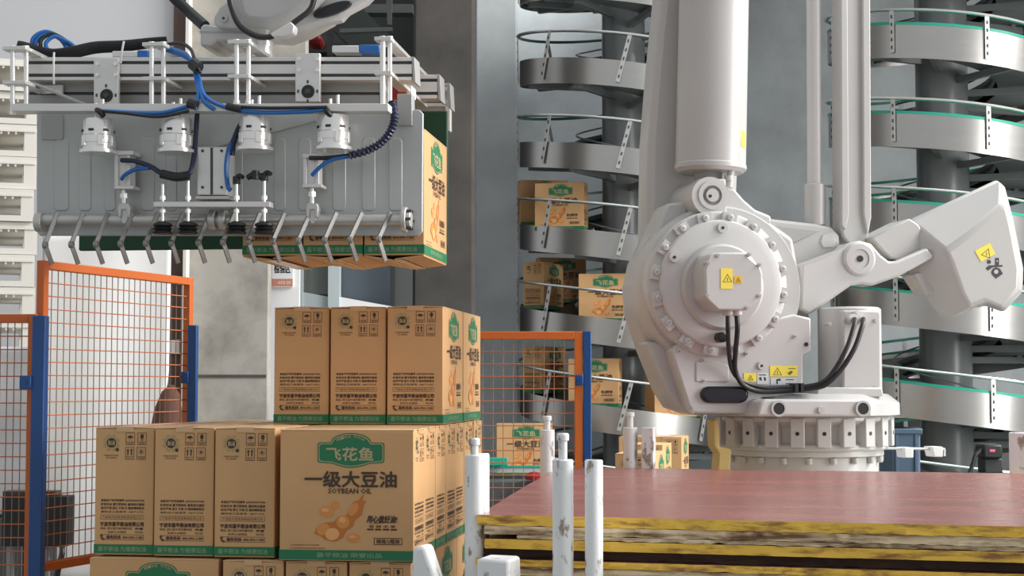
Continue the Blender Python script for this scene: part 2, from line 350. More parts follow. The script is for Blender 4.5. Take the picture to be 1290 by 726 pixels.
# ------------------------------------------------------------------ spiral conveyors
def spiral(name, label, pcx, Y, RO, RI, z_top_left, pitch, turns_up, turns_dn, band, colr, green, rail_h, brk_phase, lean):
    c = at(pcx, 487, Y); root = thing(name, label, 'conveyor', (c.x, Y, 0))
    N = 40
    phi0 = PI - 2 * PI * turns_up; phi1 = PI + 2 * PI * turns_dn
    n = int(N * (turns_up + turns_dn)); ph = [phi0 + (phi1 - phi0) * i / n for i in range(n + 1)]
    zz = lambda p: z_top_left - pitch * (p - PI) / (2 * PI)
    def strip(prof):                    # prof: closed list of (r, dz)
        mb = MB(); k = len(prof); vs = []
        for p in ph:
            for r, dz in prof: vs.append((r * math.cos(p), r * math.sin(p), zz(p) + dz))
        fs = [(i * k + j, i * k + (j + 1) % k, (i + 1) * k + (j + 1) % k, (i + 1) * k + j) for i in range(n) for j in range(k)]
        fs += [tuple(range(k)), tuple(n * k + j for j in range(k))]
        return mb.add(vs, fs)
    g = strip([(RO, 0), (RO + .006, 0), (RO + .006, -band), (RO, -band)]).build('outer_guard', 'inox', root)
    strip([(RI, 0.0), (RI + .006, 0.0), (RI + .006, -.10), (RI, -.10)]).build('inner_guard', 'spiral_grey', root)
    strip([(RI, -.03), (RO, -.03), (RO, -.06), (RI, -.06)]).build('conveyor_bed', 'spiral_dk', root)
    strip([(RI + .02, -.14), (RO - .02, -.14), (RO - .02, -.15), (RI + .02, -.15)]).build('return_pan', 'spiral_grey', root)
    if green: strip([(RO - .012, .0), (RO + .009, .0), (RO + .009, .018), (RO - .012, .018)]).build('wear_strip', 'teal', g)
    strip([(RO + .025 + .008 * math.cos(a), rail_h + .008 * math.sin(a)) for a in [k * PI / 3 for k in range(6)]]).build('guide_rail', 'chrome', root)
    strip([(RI - .01 + .007 * math.cos(a), .05 + .007 * math.sin(a)) for a in [k * PI / 3 for k in range(6)]]).build('inner_rail', 'spiral_grey', root)
    strip([(RO + .008, rail_h - .012), (RO + .018, rail_h - .012), (RO + .018, rail_h + .008), (RO + .008, rail_h + .008)]).build('rail_wear_strip', 'teal' if green else 'teal_dk', root)
    # slotted rail brackets and radial arms, each a part
    bm = MB().box((0.018, 0, (rail_h - band * .85) / 2), (.006, .030, rail_h + band * .85))
    for k in range(5): bm.box((.0225, 0, rail_h - .05 - k * (rail_h + band * .7) / 5), (.004, .010, .022), None, 1)
    bme = bm.mesh('rail_bracket', ['steel', 'slot'])
    am = MB(); L = RO - .08
    am.box((L / 2 + .04, 0, -.185), (L, .035, .045)); am.box((RO - .12, 0, -.13), (.035, .04, .12), R3('Y', .5))
    ame = am.mesh('support_arm', 'spiral_grey')
    p = math.radians(brk_phase)
    while p > phi0 + .3: p -= PI / 4
    while p < phi0 + .1: p += PI / 4
    while p < phi1 - .1:
        for nm, me, rr_ in (('rail_bracket', bme, RO), ('support_arm', ame, 0)):
            pp = p if nm == 'rail_bracket' else p + math.radians(18)
            z = zz(pp)
            if z < 0.45 or pp > phi1: continue
            o = bpy.data.objects.new(nm, me); COL.objects.link(o); o.parent = root
            o.location = (rr_ * math.cos(pp), rr_ * math.sin(pp), z); o.rotation_euler = (lean if nm == 'rail_bracket' else 0, 0, pp)
        p += PI / 4
    cm = MB().lathe([(colr * 1.7, 0), (colr * 1.7, .03), (colr, .03), (colr, 5.1)], (0, 0, 0), n=32)
    cm.build('column', 'col_grey', root)
    return root, zz, c
zt = at(655, 78, 12.1).z
SL, zL, cL = spiral('spiral_conveyor', 'stainless spiral conveyor carrying cartons around a grey column left of the robot', 787, 12.1, .765, .36, zt, .603, 1.3, 5.6, .185, .16, False, .19, 221, -.26)
zt2 = at(1052, 40, 11.5).z
SR, zR, cR = spiral('spiral_conveyor', 'empty stainless spiral conveyor with teal edge strip right of the robot', 1192, 11.5, .78, .36, zt2, .597, 1.3, 5.6, .225, .18, True, .10, 277, .0)

# ------------------------------------------------------------------ soybean oil cartons
CW, CD, CH = .356, .165, .340
def wide_print():
    p = Print(CW, CH); parts = []
    def cut():
        parts.append(p.mb); p.mb = MB(); p.lay = 0; p.k = 0
    U = lambda x: (x - 50) / 640.0; V = lambda y: (y - 60) / 650.0
    def badge(g, mi):
        pts = []
        x0, x1, y0, y1 = 232 + g, 550 - g, 125 + g, 226 - g
        def arc(cx, cy, r, a0, a1, n=5):
            return [(cx + r * math.cos(math.radians(a0 + (a1 - a0) * i / n)), cy + r * math.sin(math.radians(a0 + (a1 - a0) * i / n))) for i in range(n + 1)]
        pts += arc(x0 + 12, y0 + 12, 12, 180, 270, 3)
        pts += [(295 + g * .4, y0)]
        pts += [(391 + (96 - g * .8) * math.sin(math.radians(a)), 78 + g + (47) * (1 - math.cos(math.radians(a)) ** 1.0)) for a in range(-75, 76, 15)]
        pts += [(487 - g * .4, y0)]
        pts += arc(x1 - 12, y0 + 12, 12, 270, 360, 3) + arc(x1 - 12, y1 - 12, 12, 0, 90, 3)
        pts += [(391 + t * 10, y1 + (25 - 0.2 * g) * math.cos(math.radians(t * 9.2))) for t in range(9, -10, -3)]
        pts += arc(x0 + 12, y1 - 12, 12, 90, 180, 3)
        p.poly([(U(x), V(y)) for x, y in pts], mi)
    badge(0, 1); p.up(); badge(5, 5); p.up(); badge(9, 1); p.up()
    p.text('飞花鱼', U(274), U(498), V(150), V(215), 5, .018, 2)
    for i, ch in enumerate('FEIHUA YUYOU'):
        if ch == ' ': continue
        a = (-42 + 84 * i / 11.0); cx = 391 + 92 * math.sin(math.radians(a)); cy = 158 - 62 * math.cos(math.radians(a))
        p.text(ch, U(cx - 5), U(cx + 5), V(cy - 6), V(cy + 7), 5, .02)
    p.text('一级大豆油', U(172), U(607), V(268), V(346), 0, .022, 2); p.text('SOYBEAN OIL', U(285), U(490), V(352), V(377), 0, .02)
    cut()   # beans and pod
    p.ell(U(277), V(468), .056, .041, 2); p.ell(U(317), V(434), .031, .033, 2, rot=-.5); p.ell(U(404), V(596), .052, .034, 2)
    pod = [(217, 575), (232, 545), (268, 522), (310, 518), (335, 490), (375, 482), (386, 450), (404, 420), (432, 408), (446, 385), (455, 382), (447, 412), (466, 412), (452, 438), (445, 480), (415, 505), (402, 540), (372, 562), (356, 595), (318, 616), (270, 606), (250, 588)]
    p.poly([(U(x), V(y)) for x, y in pod], 3); p.up()
    p.ell(U(262), V(555), .05, .045, 2, rot=-.3); p.ell(U(305), V(578), .052, .046, 4, rot=-.2); p.ell(U(355), V(518), .05, .05, 2, rot=-.6); p.ell(U(405), V(455), .03, .055, 2, rot=.5)
    p.up(); p.ell(U(270), V(460), .03, .016, 4); p.ell(U(400), V(590), .028, .012, 4); p.ell(U(352), V(508), .025, .022, 4); p.up(-2)
    cut(); p.text('用心做好油!', U(468), U(612), V(485), V(520), 0, .03, 1, .2)
    p.poly([(U(470), V(528)), (U(540), V(517)), (U(612), V(518)), (U(540), V(521))], 0)
    p.text('香 醇 浓 厚', U(478), U(604), V(532), V(545), 0, .01)
    for i in range(4): p.rect(U(470 + i * 37), U(500 + i * 37), V(549), V(557), 0)
    p.frame(U(502), U(636), V(594), V(628), .005, 0); p.text('规格/2瓶装', U(514), U(624), V(600), V(622), 0, .02)
    cut(); p.text('产品标准号及食品生产许可证见包装侧面', U(103), U(243), V(629), V(637), 0); p.text('生产日期见箱体喷码请存放于阴凉干燥处保存', U(103), U(272), V(645), V(653), 0)
    cut(); p.rect(0, 1, V(657), V(705), 1); p.up(); p.text('嘉平粮油 荣誉出品', U(230), U(540), V(669), V(693), 6, .01); cut()
    return parts
def narrow_print():
    p = Print(CD, CH); parts = []
    def cut():
        parts.append(p.mb); p.mb = MB(); p.lay = 0; p.k = 0
    U = lambda x: (x - 18) / 310.0; V = lambda y: (y - 40) / 650.0
    p.ell(U(103), V(120), 25 / 310, 25 / 650, 0); p.ring(U(103), V(120), 34 / 310, .008, 6)
    for k in range(24):
        a = 2 * PI * k / 24
        if k % 3: p.poly([(U(103 + r * math.cos(a + d)), V(120 + r * math.sin(a + d))) for r, d in ((36, -.05), (47, -.03), (47, .03), (36, .05))], 6)
    p.ell(U(134), V(155), 9 / 310, 9 / 650, 0); p.up(); p.text('放心油', U(86), U(120), V(108), V(132), 5, .02); p.up(-1)
    p.text('中国粮油学会推荐', U(64), U(141), V(180), V(189), 0); p.text('放心食用油', U(77), U(130), V(192), V(201), 0)
    for i, (a, b, c, d) in enumerate([(178, 225, 68, 130), (240, 286, 68, 130), (176, 222, 142, 205), (236, 283, 142, 205)]):
        p.frame(U(a), U(b), V(c), V(d), .007, 0); p.rect(U(a + 3), U(b - 3), V(d - 16), V(d - 14), 0)
        p.text(['怕湿', '易碎', '向上', '怕晒'][i], U(a + 8), U(b - 8), V(d - 12), V(d - 4), 0)
        m = (a + b) / 2
        if i == 0:
            p.poly([(U(m + 15 * math.cos(math.radians(t))), V(c + 27 - 13 * math.sin(math.radians(t)))) for t in range(0, 181, 20)], 0); p.rect(U(m - 1.2), U(m + 1.2), V(c + 24), V(d - 22), 0)
        if i == 1: p.ell(U(m), V(c + 19), 9 / 310, 13 / 650, 0); p.rect(U(m - 1.2), U(m + 1.2), V(c + 28), V(d - 24), 0); p.rect(U(m - 7), U(m + 7), V(d - 25), V(d - 22), 0)
        if i == 2:
            for q in (-9, 9): p.rect(U(m + q - 3), U(m + q + 3), V(c + 16), V(d - 22), 0); p.poly([(U(m + q - 7), V(c + 18)), (U(m + q), V(c + 7)), (U(m + q + 7), V(c + 18))], 0)
        if i == 3:
            p.ell(U(m), V(c + 23), 6 / 310, 6 / 650, 0)
            for k in range(8):
                a_ = k * PI / 4; p.poly([(U(m + r * math.cos(a_ + e)), V(c + 23 + r * math.sin(a_ + e))) for r, e in ((9, -.12), (16, -.07), (16, .07), (9, .12))], 0)
    cut(); p.text('食品生产许可证编号 QS330202010086', U(53), U(279), V(407), V(420), 0, .025); p.text('贮存方法 置于阴凉处 避免阳光直射', U(53), U(279), V(427), V(440), 0, .025)
    p.text('执行产地 浙江 宁波 见 瓶体喷码标注', U(53), U(279), V(446), V(459), 0, .025); p.text('原料加工标准号: GB/T1535', U(53), U(275), V(466), V(477), 0, .01)
    p.frame(U(51), U(277), V(487), V(510), .005, 0); p.text('产品含大豆及其制品信息公示', U(60), U(268), V(492), V(505), 0)
    p.text('宁波市嘉平粮油有限公司', U(51), U(277), V(523), V(545), 0, .03); p.text('地址: 浙江省宁波市鄞州区', U(51), U(218), V(550), V(562), 0, .01); p.text('古林工业园区', U(90), U(188), V(569), V(580), 0, .01)
    p.text('质量', U(232), U(275), V(551), V(562), 0, .02); p.text('检验', U(232), U(275), V(569), V(580), 0, .0)
    p.frame(U(64), U(277), V(587), V(614), .006, 0); p.text('服务热线: 400-090-1180', U(84), U(272), V(592), V(609), 0, .025)
    p.poly([(U(50), V(590)), (U(60), V(584)), (U(63), V(592)), (U(58), V(598)), (U(66), V(608)), (U(74), V(606)), (U(76), V(613)), (U(66), V(617)), (U(55), V(608))], 0)
    cut(); p.rect(0, 1, V(637), V(683), 1); p.up(); p.text('嘉平粮油 为健康加油', U(40), U(290), V(647), V(673), 6, .01); cut()
    return parts
INKS = ['ink', 'green', 'orange_ink', 'orange_dk', 'orange_lt', 'pale', 'pale_green']
wide_me = [(n_, m_.mesh(n_, INKS, 0)) for n_, m_ in zip(('badge_print', 'soybean_print', 'slogan_print', 'small_print', 'green_band'), wide_print())]
narrow_me = [(n_, m_.mesh(n_, INKS, 0)) for n_, m_ in zip(('symbol_print', 'address_print', 'green_band'), narrow_print())]
def carton_body(seed):
    r = random.Random(seed); mb = MB(); nx, nz = 4, 4
    hw, hd = CW / 2 - .001, CD / 2 - .001
    mb.bb(-hw, hw, -hd, hd, 0, CH - .004)
    return mb
body_me = []
for sd in range(2):
    o = carton_body(sd).build('carton_body', 'kraft', None, .0022); 
    dg = bpy.context.evaluated_depsgraph_get(); me = bpy.data.meshes.new_from_object(o.evaluated_get(dg)); bpy.data.objects.remove(o); me.name = 'carton_body'; body_me.append(me)
def flap_mesh(sgn):
    mb = MB(); a = .0005 if sgn > 0 else -.0005
    hd = CD / 2 - .001; hw = CW / 2 - .001
    pts = [(-hw, sgn * .0012, CH - .0025), (hw, sgn * .0012, CH - .0018), (hw, sgn * hd, CH - .004), (-hw, sgn * hd, CH - .004)]
    mb.add(pts + [(x, y, z + .0028) for x, y, z in pts], [(0, 1, 2, 3), (7, 6, 5, 4), (0, 4, 5, 1), (1, 5, 6, 2), (2, 6, 7, 3), (3, 7, 4, 0)])
    return mb.mesh('top_flap', 'kraft_lt', 0)
flap_me = [flap_mesh(1), flap_mesh(-1)]
tm = MB(); tm.bb(-CW / 2, CW / 2, -.024, .024, CH + .0006, CH + .0012)
for s in (-1, 1): tm.bb(s * (CW / 2 - .0004), s * (CW / 2 + .0004), -.024, .024, CH - .012, CH + .0012)
tape_me = tm.mesh('tape', 'tape', 0)
def carton(label, loc, yaw=0.0, group=None, narrow=False, tilt=0.0):
    """origin at bottom centre; wide faces -y/+y, narrow faces -x/+x; narrow=True turns a narrow face to the front"""
    r = thing('cardboard_carton', label, 'carton', loc, yaw + (-PI / 2 if narrow else 0), group)
    if tilt: r.rotation_euler = (tilt, 0, r.rotation_euler[2])
    def kid(nm, me, loc=(0, 0, 0), rz=0):
        o = bpy.data.objects.new(nm, me); COL.objects.link(o); o.parent = r; o.location = loc; o.rotation_euler = (0, 0, rz); return o
    kid('carton_body', body_me[random.randrange(2)]); kid('top_flap', flap_me[0]); kid('top_flap', flap_me[1]); kid('tape', tape_me)
    for n_, m_ in wide_me:
        kid(n_, m_, (0, -CD / 2 + .0008, 0))
        if narrow: kid(n_, m_, (0, CD / 2 - .0008, 0), PI)
    for n_, m_ in narrow_me: kid(n_, m_, (CW / 2 - .0008, 0, 0), PI / 2)
    return r
YAW = math.radians(-7.5)
# --- the pallet load: local frame with its origin at the front right lower corner of the layer in view
pS = at(521, 708.5, 4.27); zL2 = pS.z
S = Frame((pS.x, pS.y, zL2), YAW)
def put(label, x, y, z, narrow=False, dyaw=0.0, group=None):   # x = left edge, y = front edge in stack frame
    wx, wy_ = (CD, CW) if narrow else (CW, CD)
    p = S.M @ Vector((x + wx / 2, y + wy_ / 2, z)); return carton(label, p, YAW + dyaw, group, narrow)
GR = 'cartons of the pallet load'
ords = ['second', 'third', 'fourth', 'fifth', 'sixth', 'seventh', 'eighth']
rnd = random.Random(3)
# layer in view
put('large carton face with green badge and soybeans, at the front right of the pallet load', -CW, 0, 0, group=GR)
for i in range(6):
    put('carton standing %s from the front in the right hand row under the top cartons' % ords[i], -CW + rnd.uniform(-.004, .001), (i + 1) * (CD + .0035), 0, dyaw=rnd.uniform(-.006, .006), group=GR)
gx = -CW - .018
nm3 = ['carton beside the big badge face, right one of three narrow faces left of it', 'middle one of the three narrow carton faces left of the big badge face', 'leftmost narrow carton face of the pallet load beside the mesh fence']
for i in range(3):
    put(nm3[i], gx - (i + 1) * (CD + .0045), .035 + .012 * i, 0.002, True, rnd.uniform(-.008, .008), GR)
    put('carton with only its top showing behind the %s of the three narrow faces at left' % ['right', 'middle', 'left'][i], gx - (i + 1) * (CD + .004), .42 + .004 * i, 0, True, rnd.uniform(-.006, .006), GR)
    put('carton at the back of the load behind the %s narrow face, under the top cartons' % ['right', 'middle', 'left'][i], gx - (i + 1) * (CD + .004), .785, 0, True, 0, GR)
# top layer
ty = .47
for i in range(3):
    put('top layer carton, %s of the three narrow faces in the top row' % ['right', 'middle', 'left'][i], -.002 - (i + 1) * (CD + .004), ty + .004 * i, CH + .0025, True, rnd.uniform(-.006, .006), GR)
    put('top layer carton in the back row behind the %s narrow face' % ['right', 'middle', 'left'][i], -.002 - (i + 1) * (CD + .003), ty + CW + .006, CH + .0025, True, rnd.uniform(-.005, .005), GR)
# layer below, only its top strip shows
zb = -CH - .003
left0 = gx - 3 * (CD + .0045)
put('wide carton at the lower left of the load with the top of its badge showing', left0, .03, zb, group=GR)
for i in range(6): put('carton %s from the front in the left row of the lowest layer in view' % ords[i], left0, .03 + (i + 1) * (CD + .003), zb, group=GR)
for i in range(3):
    put('lowest layer carton, %s of three narrow faces at the foot of the picture' % ['right', 'middle', 'left'][i], -.004 - (i + 1) * (CD + .004), .012, zb, True, 0, GR)
    put('lowest layer carton %s, second row from the front' % ['with its badge side beside the white post', 'in the middle', 'at the left'][i], -.004 - (i + 1) * (CD + .004), .012 + CW + .006, zb, True, 0, GR)
    put('lowest layer carton %s, in the rearmost row' % ['at the right', 'in the middle', 'at the left'][i], -.004 - (i + 1) * (CD + .004), .012 + 2 * (CW + .006), zb, True, 0, GR)
# pallet and stand under the load (below the picture)
ps = thing('pallet_stand', 'steel stand with a plastic pallet under the carton load', 'stand', S.M @ Vector((-.45, .58, -S.o.z)), YAW)
h = zL2 + zb - .002
pm = MB().bb(-.45, .45, -.58, .58, h - .03, h)
for x in (-.39, 0, .39): pm.bb(x - .06, x + .06, -.58, .58, h - .14, h - .03)
pm.build('pallet', 'pallet', ps)
st = MB().bb(-.45, .45, -.58, .58, h - .2, h - .14)
for x in (-.4, .4):
    for y in (-.52, .52): st.bb(x - .04, x + .04, y - .04, y + .04, 0, h - .2)
st.build('stand_frame', 'spiral_grey', ps)

# --- cartons riding on the left spiral
def on_spiral(label, deg, turn, yaw_deg, narrow=False, r=.565, tilt=0):
    p = math.radians(deg) + 2 * PI * turn
    carton(label, (cL.x + r * math.cos(p), cL.y + r * math.sin(p), zL(p) - .028), math.radians(yaw_deg), 'cartons riding on the spiral', narrow, tilt)
on_spiral('carton in front on the upper loaded turn of the spiral, badge facing out', 218, 2, -14, r=.60)
on_spiral('dark carton behind another on the upper loaded turn of the spiral', 176, 2, 8, r=.60)
on_spiral('carton on the middle loaded turn of the spiral, badge facing out beside the robot', 253, 3, -8, r=.60)
on_spiral('dark carton at the back on the middle loaded turn of the spiral', 145, 3, 12, r=.56)
on_spiral('narrow carton at the left of the middle loaded turn of the spiral', 186, 3, -25, True, r=.60)
on_spiral('carton behind the orange gate, leftmost on the lower loaded spiral turn', 190, 4, -30, True, r=.60)
on_spiral('carton behind the blue gate post on the lower loaded turn of the spiral', 246, 4, -12, r=.60)
on_spiral('carton half hidden by the robot on the lower loaded turn of the spiral', 300, 4, 20, r=.60)
# ------------------------------------------------------------------ palletizing robot
RY = 5.2
rx0 = at(1011, 487, RY).x
R = Frame((rx0, RY, 0), math.radians(12))
K = RY / FPX                                     # metres per pixel near the robot
rob = thing('palletizing_robot', 'large off-white palletizing robot with round gearbox cover and cables, behind the red boards', 'robot', R.o, R.yaw)
rz = lambda py, c=-.28: R.pix(1011, py, c).z
def rpoly(pts, c): return [R.xz(a, b, c) for a, b in pts]
def rp(name, pts, c0, c1, m='robot', bevel=.006, parent=None):
    return MB().prism(rpoly(pts, c0), c0, c1).build(name, m, parent or rob, bevel)
def ycyl(mb, px, py, c0, c1, r, n=24, r2=None, mi=0):
    p = R.pix(px, py, c0); return mb.cyl((p.x, c0, p.z), (p.x, c1, p.z), r, r2, n, mi)
# base
zb0 = rz(602); z1 = rz(579); z2 = rz(570); z3 = rz(565); z4 = rz(526)
MB().lathe([(.232, zb0 - .12), (.232, z1), (.228, z1 + .004)], (0, 0, 0), n=48).build('base_plinth', 'robot_lt', rob)
fl = MB().lathe([(.240, z1), (.248, z1 + .004), (.248, z2), (.243, z2 + .003)], (0, 0, 0), n=48).build('base_flange', 'robot_lt', rob)
bme = MB().lathe([(.009, -.018), (.010, -.016), (.010, 0)], (0, 0, 0), n=10).mesh('bolt', 'robot_lt')
for k in range(20):
    o = bpy.data.objects.new('bolt', bme); COL.objects.link(o); o.parent = fl; a = 2 * PI * k / 20
    o.location = (.238 * math.cos(a), .238 * math.sin(a), z1)
ring = MB().lathe([(.245, z2), (.245, z4 - .03), (.276, z4 - .012), (.276, z4)], (0, 0, 0), n=66)
ring.lathe([(.258, z3 - .012), (.262, z3 - .008), (.262, z3 + .006), (.25, z3 + .012)], (0, 0, 0), n=66)
holes = MB()
for k in range(22):
    a = -PI / 2 + 2 * PI * (k + .45) / 22; d = Vector((math.cos(a), math.sin(a), 0))
    ring.box(d * .258 + Vector((0, 0, (z3 + z4) / 2 - .002)), (.044, .042, z4 - z3 - .004), R3('Z', a))
    zc = (z3 + z4) / 2 - .004
    holes.cyl(d * .277 + Vector((0, 0, zc)), d * .2808 + Vector((0, 0, zc)), .0062, n=10)
rg = ring.build('ribbed_base_ring', 'robot_lt', rob, .004)
holes.build('bolt_hole', 'black', rg)
zt0 = rz(526, -.3); zt1 = rz(509, -.3); zt2_ = rz(497, -.28)
MB().lathe([(.285, zt0), (.298, zt0 + .004), (.298, zt1), (.262, zt2_), (.2, zt2_ + .004)], (0, 0, 0), n=48).build('turntable', 'robot_lt', rob)
pad = rp('front_pad', [(953, 525), (958, 508), (966, 503), (1094, 503), (1099, 508), (1099, 525)], -.318, -.15, 'robot_lt', .008)
for px in (981, 1087):
    ycyl(MB(), px, 515, -.3225, -.30, .0175).build('fixing_hole', 'black', pad)
    p = R.pix(px, 515, -.321); MB().lathe([(.0175, -.001), (.024, -.001), (.024, -.006), (.0175, -.006)], (p.x, -.318, p.z), (0, 1, 0), 24, cap=False).build('hole_collar', 'robot', pad)
ycyl(MB(), 1035, 517, -.326, -.30, .010).build('pad_screw', 'robot', pad)
# rear casting, outer round casing, front plate
rp('rear_casting', [(806, 330), (822, 298), (850, 278), (960, 272), (1000, 300), (1014, 380), (1022, 401), (1022, 443), (1012, 446), (1012, 505), (957, 523), (876, 523), (852, 514), (838, 492), (817, 440), (802, 396), (799, 360)], -.08, .07, 'robot', .02)
rp('left_shoulder', [(812, 430), (840, 432), (862, 500), (880, 522), (868, 522), (850, 513), (838, 492)], -.15, -.06, 'robot', .012)
mb = MB(); p = R.pix(911, 364, -.185); mb.lathe([(.254, .12), (.254, .02), (.245, 0.0)], (p.x, -.185, p.z), (0, 1, 0), 72); mb.build('round_casing', 'robot', rob, 0, 40)
plate = rp('front_plate', [(849, 452), (846, 441), (852, 434), (870, 428), (1000, 396), (1022, 401), (1022, 443), (1012, 447), (1012, 482), (1000, 499), (960, 501), (952, 512), (946, 521), (876, 521), (868, 512)], -.215, -.06, 'robot_lt', .006)
rp('cover_patch', [(877, 456), (905, 456), (918, 461), (918, 481), (877, 481)], -.219, -.21, 'robot_lt', .002, plate)
gp = MB(); pr0 = [R.pix(px, 497.5, -.226) for px in (895, 933)]
gpts = []
for cx, a0 in ((933, -90), (895, 90)):
    gpts += [(cx + 11 * math.cos(math.radians(a0 + t)), 497.5 + 10.5 * math.sin(math.radians(a0 + t))) for t in range(0, 181, 20)]
gp.prism(rpoly(gpts, -.232), -.232, -.20); gp.build('black_oval_grip', 'black_gl', rob, .008)
# gearbox cover with bolts
gc = R.pix(910, 357, -.265); GX, GZ = gc.x, gc.z
mb = MB(); mb.lathe([(.219, .12), (.219, .045), (.213, .038), (.190, .030), (.190, .012), (.185, .006), (.16, .0), (.02, 0)], (GX, -.265, GZ), (0, 1, 0), 72)
cover = mb.build('gearbox_cover', 'robot_lt', rob, 0, 25)
lug = MB().box((.199, 0, 0), (.030, .052, .016)).lathe([(.012, .0), (.012, .026)], (.2, 0, -.022), (0, 0, 1), 14)
lug.lathe([(.0125, 0), (.0125, .006), (.006, .006), (.006, .002)], (.2, 0, -.012), (0, 0, -1), 14)
# lug built in the plane with local z as the axis; turned so that it points at the viewer
seg = MB(); 
lugm = MB().box((.199, .002, 0), (.030, .020, .044)).lathe([(.0095, 0), (.0095, .011), (.0075, .0125)], (.200, -.004, 0), (0, -1, 0), 16)
lugm.lathe([(.0042, .0), (.0042, .0135)], (.200, -.004, 0), (0, -1, 0), 10, 1)
lme = lugm.mesh('cover_bolt', ['robot_lt', 'alu_dk'])
for k in range(16):
    o = bpy.data.objects.new('cover_bolt', lme); COL.objects.link(o); o.parent = cover
    o.location = (GX, -.241, GZ); o.rotation_euler = (0, math.radians(22.5 * k + 9), 0)
for px, py in ((911, 287), (850, 324)):
    mb = MB(); ycyl(mb, px, py, -.272, -.24, .0155, 18); ycyl(mb, px, py, -.274, -.24, .0045, 10, None, 1)
    mb.build('cover_boss', ['robot_lt', 'black'], cover)
mb = MB(); ycyl(mb, 911, 425, -.30, -.24, .0155, 16); mb.build('black_knob', 'black', cover, .004)
mb = MB()
for px, py in ((856, 443), (886, 454), (1002, 424), (941, 446), (960, 461), (887, 480), (873, 518)):
    ycyl(mb, px, py, -.222, -.20, .0055 if (px, py) != (960, 461) else .012, 14); ycyl(mb, px, py, -.2235, -.20, .002 if (px, py) != (960, 461) else .004, 8, None, 1)
mb.build('plate_bolt', ['robot_lt', 'black'], plate)
mb = MB(); ycyl(mb, 1016, 434, -.2175, -.20, .0065, 12); mb.build('plate_hole', 'black', plate)
# motor on the gearbox
mp = R.pix(914, 361, -.30)
mot = MB().lathe([(.128, .06), (.128, .012), (.120, .0), (.09, 0)], (mp.x, -.285, mp.z), (0, 1, 0), 48).build('motor_flange', 'robot', rob, 0, 30)
op = [(893, 322), (899, 318), (941, 318), (944, 324), (958, 336), (961, 345), (961, 368), (957, 376), (946, 388), (938, 391), (905, 391), (889, 376), (888, 340)]
rp('motor_housing', op, -.395, -.27, 'robot', .006, rob)
cap = rp('motor_cap', [(x * .985 + 924.5 * .015, y * .985 + 354.5 * .015) for x, y in op], -.412, -.393, 'robot_lt', .004)
mb = MB()
for px, py in ((893, 331), (944, 321), (957, 334), (957, 373), (942, 388), (892, 372), (905, 322)):
    ycyl(mb, px, py, -.4165, -.38, .0062, 12); ycyl(mb, px, py, -.4175, -.38, .0028, 8, None, 1)
mb.build('cap_bolt', ['robot', 'alu_dk'], cap)
# warning stickers
def sticker(name, pts, c, m, parent, ink=None):
    o = MB().prism(rpoly(pts, c), c, c + .0008).build(name, m, parent)
    if ink: 
        b = MB()
        for q in ink: b.prism(rpoly(q, c - .0004), c - .0004, c + .0002)
        b.build('symbol', 'tag_ink' if m in ('yellow', 'amber') else 'label_ink', o)
    return o
def tri(cx, cy, r, t=1.2, rot=0):
    P = lambda q, a: (cx + q * math.cos(a), cy + q * math.sin(a))
    A = [-PI / 2 + rot + k * 2 * PI / 3 for k in range(3)]
    out = []
    for k in range(3):
        a, b = A[k], A[(k + 1) % 3]
        out.append([P(r, a), P(r, b), P(r - 2 * t, b), P(r - 2 * t, a)])
    out.append([(cx - .5, cy - r * .25), (cx + .7, cy - r * .25), (cx + .3, cy + r * .3), (cx - .4, cy + r * .3)])
    return out
sticker('warning_sticker', [(908, 338), (923, 338), (923, 364), (908, 364)], -.4135, 'yellow', cap, tri(916.5, 352, 7, .7))
sticker('warning_sticker', [(925, 348), (935, 348), (935, 357), (925, 357)], -.4135, 'amber', cap, tri(930, 353.5, 4, .6))
sticker('warning_sticker', [(937, 470), (953, 470), (953, 481), (937, 481)], -.2165, 'yellow', plate, tri(945.5, 477, 4.5, .6))
sticker('warning_sticker', [(970, 461), (1005, 461), (1005, 474.5), (970, 474.5)], -.2165, 'yellow', plate, tri(979.5, 469.5, 6.5, .7) + [[(993, 464), (1002, 464), (1002, 465), (993, 465)], [(992, 470), (997, 467), (999, 469), (995, 473)]])
sticker('instruction_sticker', [(954, 470), (968, 470), (968, 484), (954, 484)], -.2165, 'label_w', plate, [[(956, 472), (965, 472), (965, 473.2), (956, 473.2)], [(956, 476), (959, 475), (960, 480), (957, 479)], [(962, 475), (965, 476), (965, 480), (963, 480)]])
sticker('instruction_sticker', [(971, 476), (1004, 476), (1004, 485), (971, 485)], -.2165, 'label_w', plate, [[(978, 478), (983, 477), (984, 480), (980, 480), (980, 484), (978, 484)], [(990, 478), (1000, 478), (1000, 479), (990, 479)], [(990, 483), (1000, 483), (1000, 484), (990, 484)]])
# knuckle above the cover
mb = MB(); ycyl(mb, 895, 247, -.215, .02, .058, 36); p = R.pix(895, 247, -.2)
mb.lathe([(.043, 0), (.043, .004), (.030, .004), (.030, 0)], (p.x, -.215, p.z), (0, -1, 0), 32); mb.lathe([(.02, 0), (.02, .006), (.006, .006)], (p.x, -.215, p.z), (0, -1, 0), 24)
kn = mb.build('knuckle', 'robot_lt', rob, 0, 30)
rp('knuckle_block', [(880, 225), (915, 225), (916, 268), (905, 272), (880, 270)], -.195, .0, 'robot', .006)
mb = MB(); ycyl(mb, 895, 247, -.223, -.2, .0048, 12); mb.build('axle_hole', 'black', kn)
p0 = R.pix(921, 214, -.17); p1 = R.pix(918, 236, -.17); MB().cyl(p0, p1, .011, n=14).cyl(p1 + Vector((0, 0, .02)), p1 + Vector((0, 0, .035)), .014, n=14).build('grease_plug', 'robot', rob)
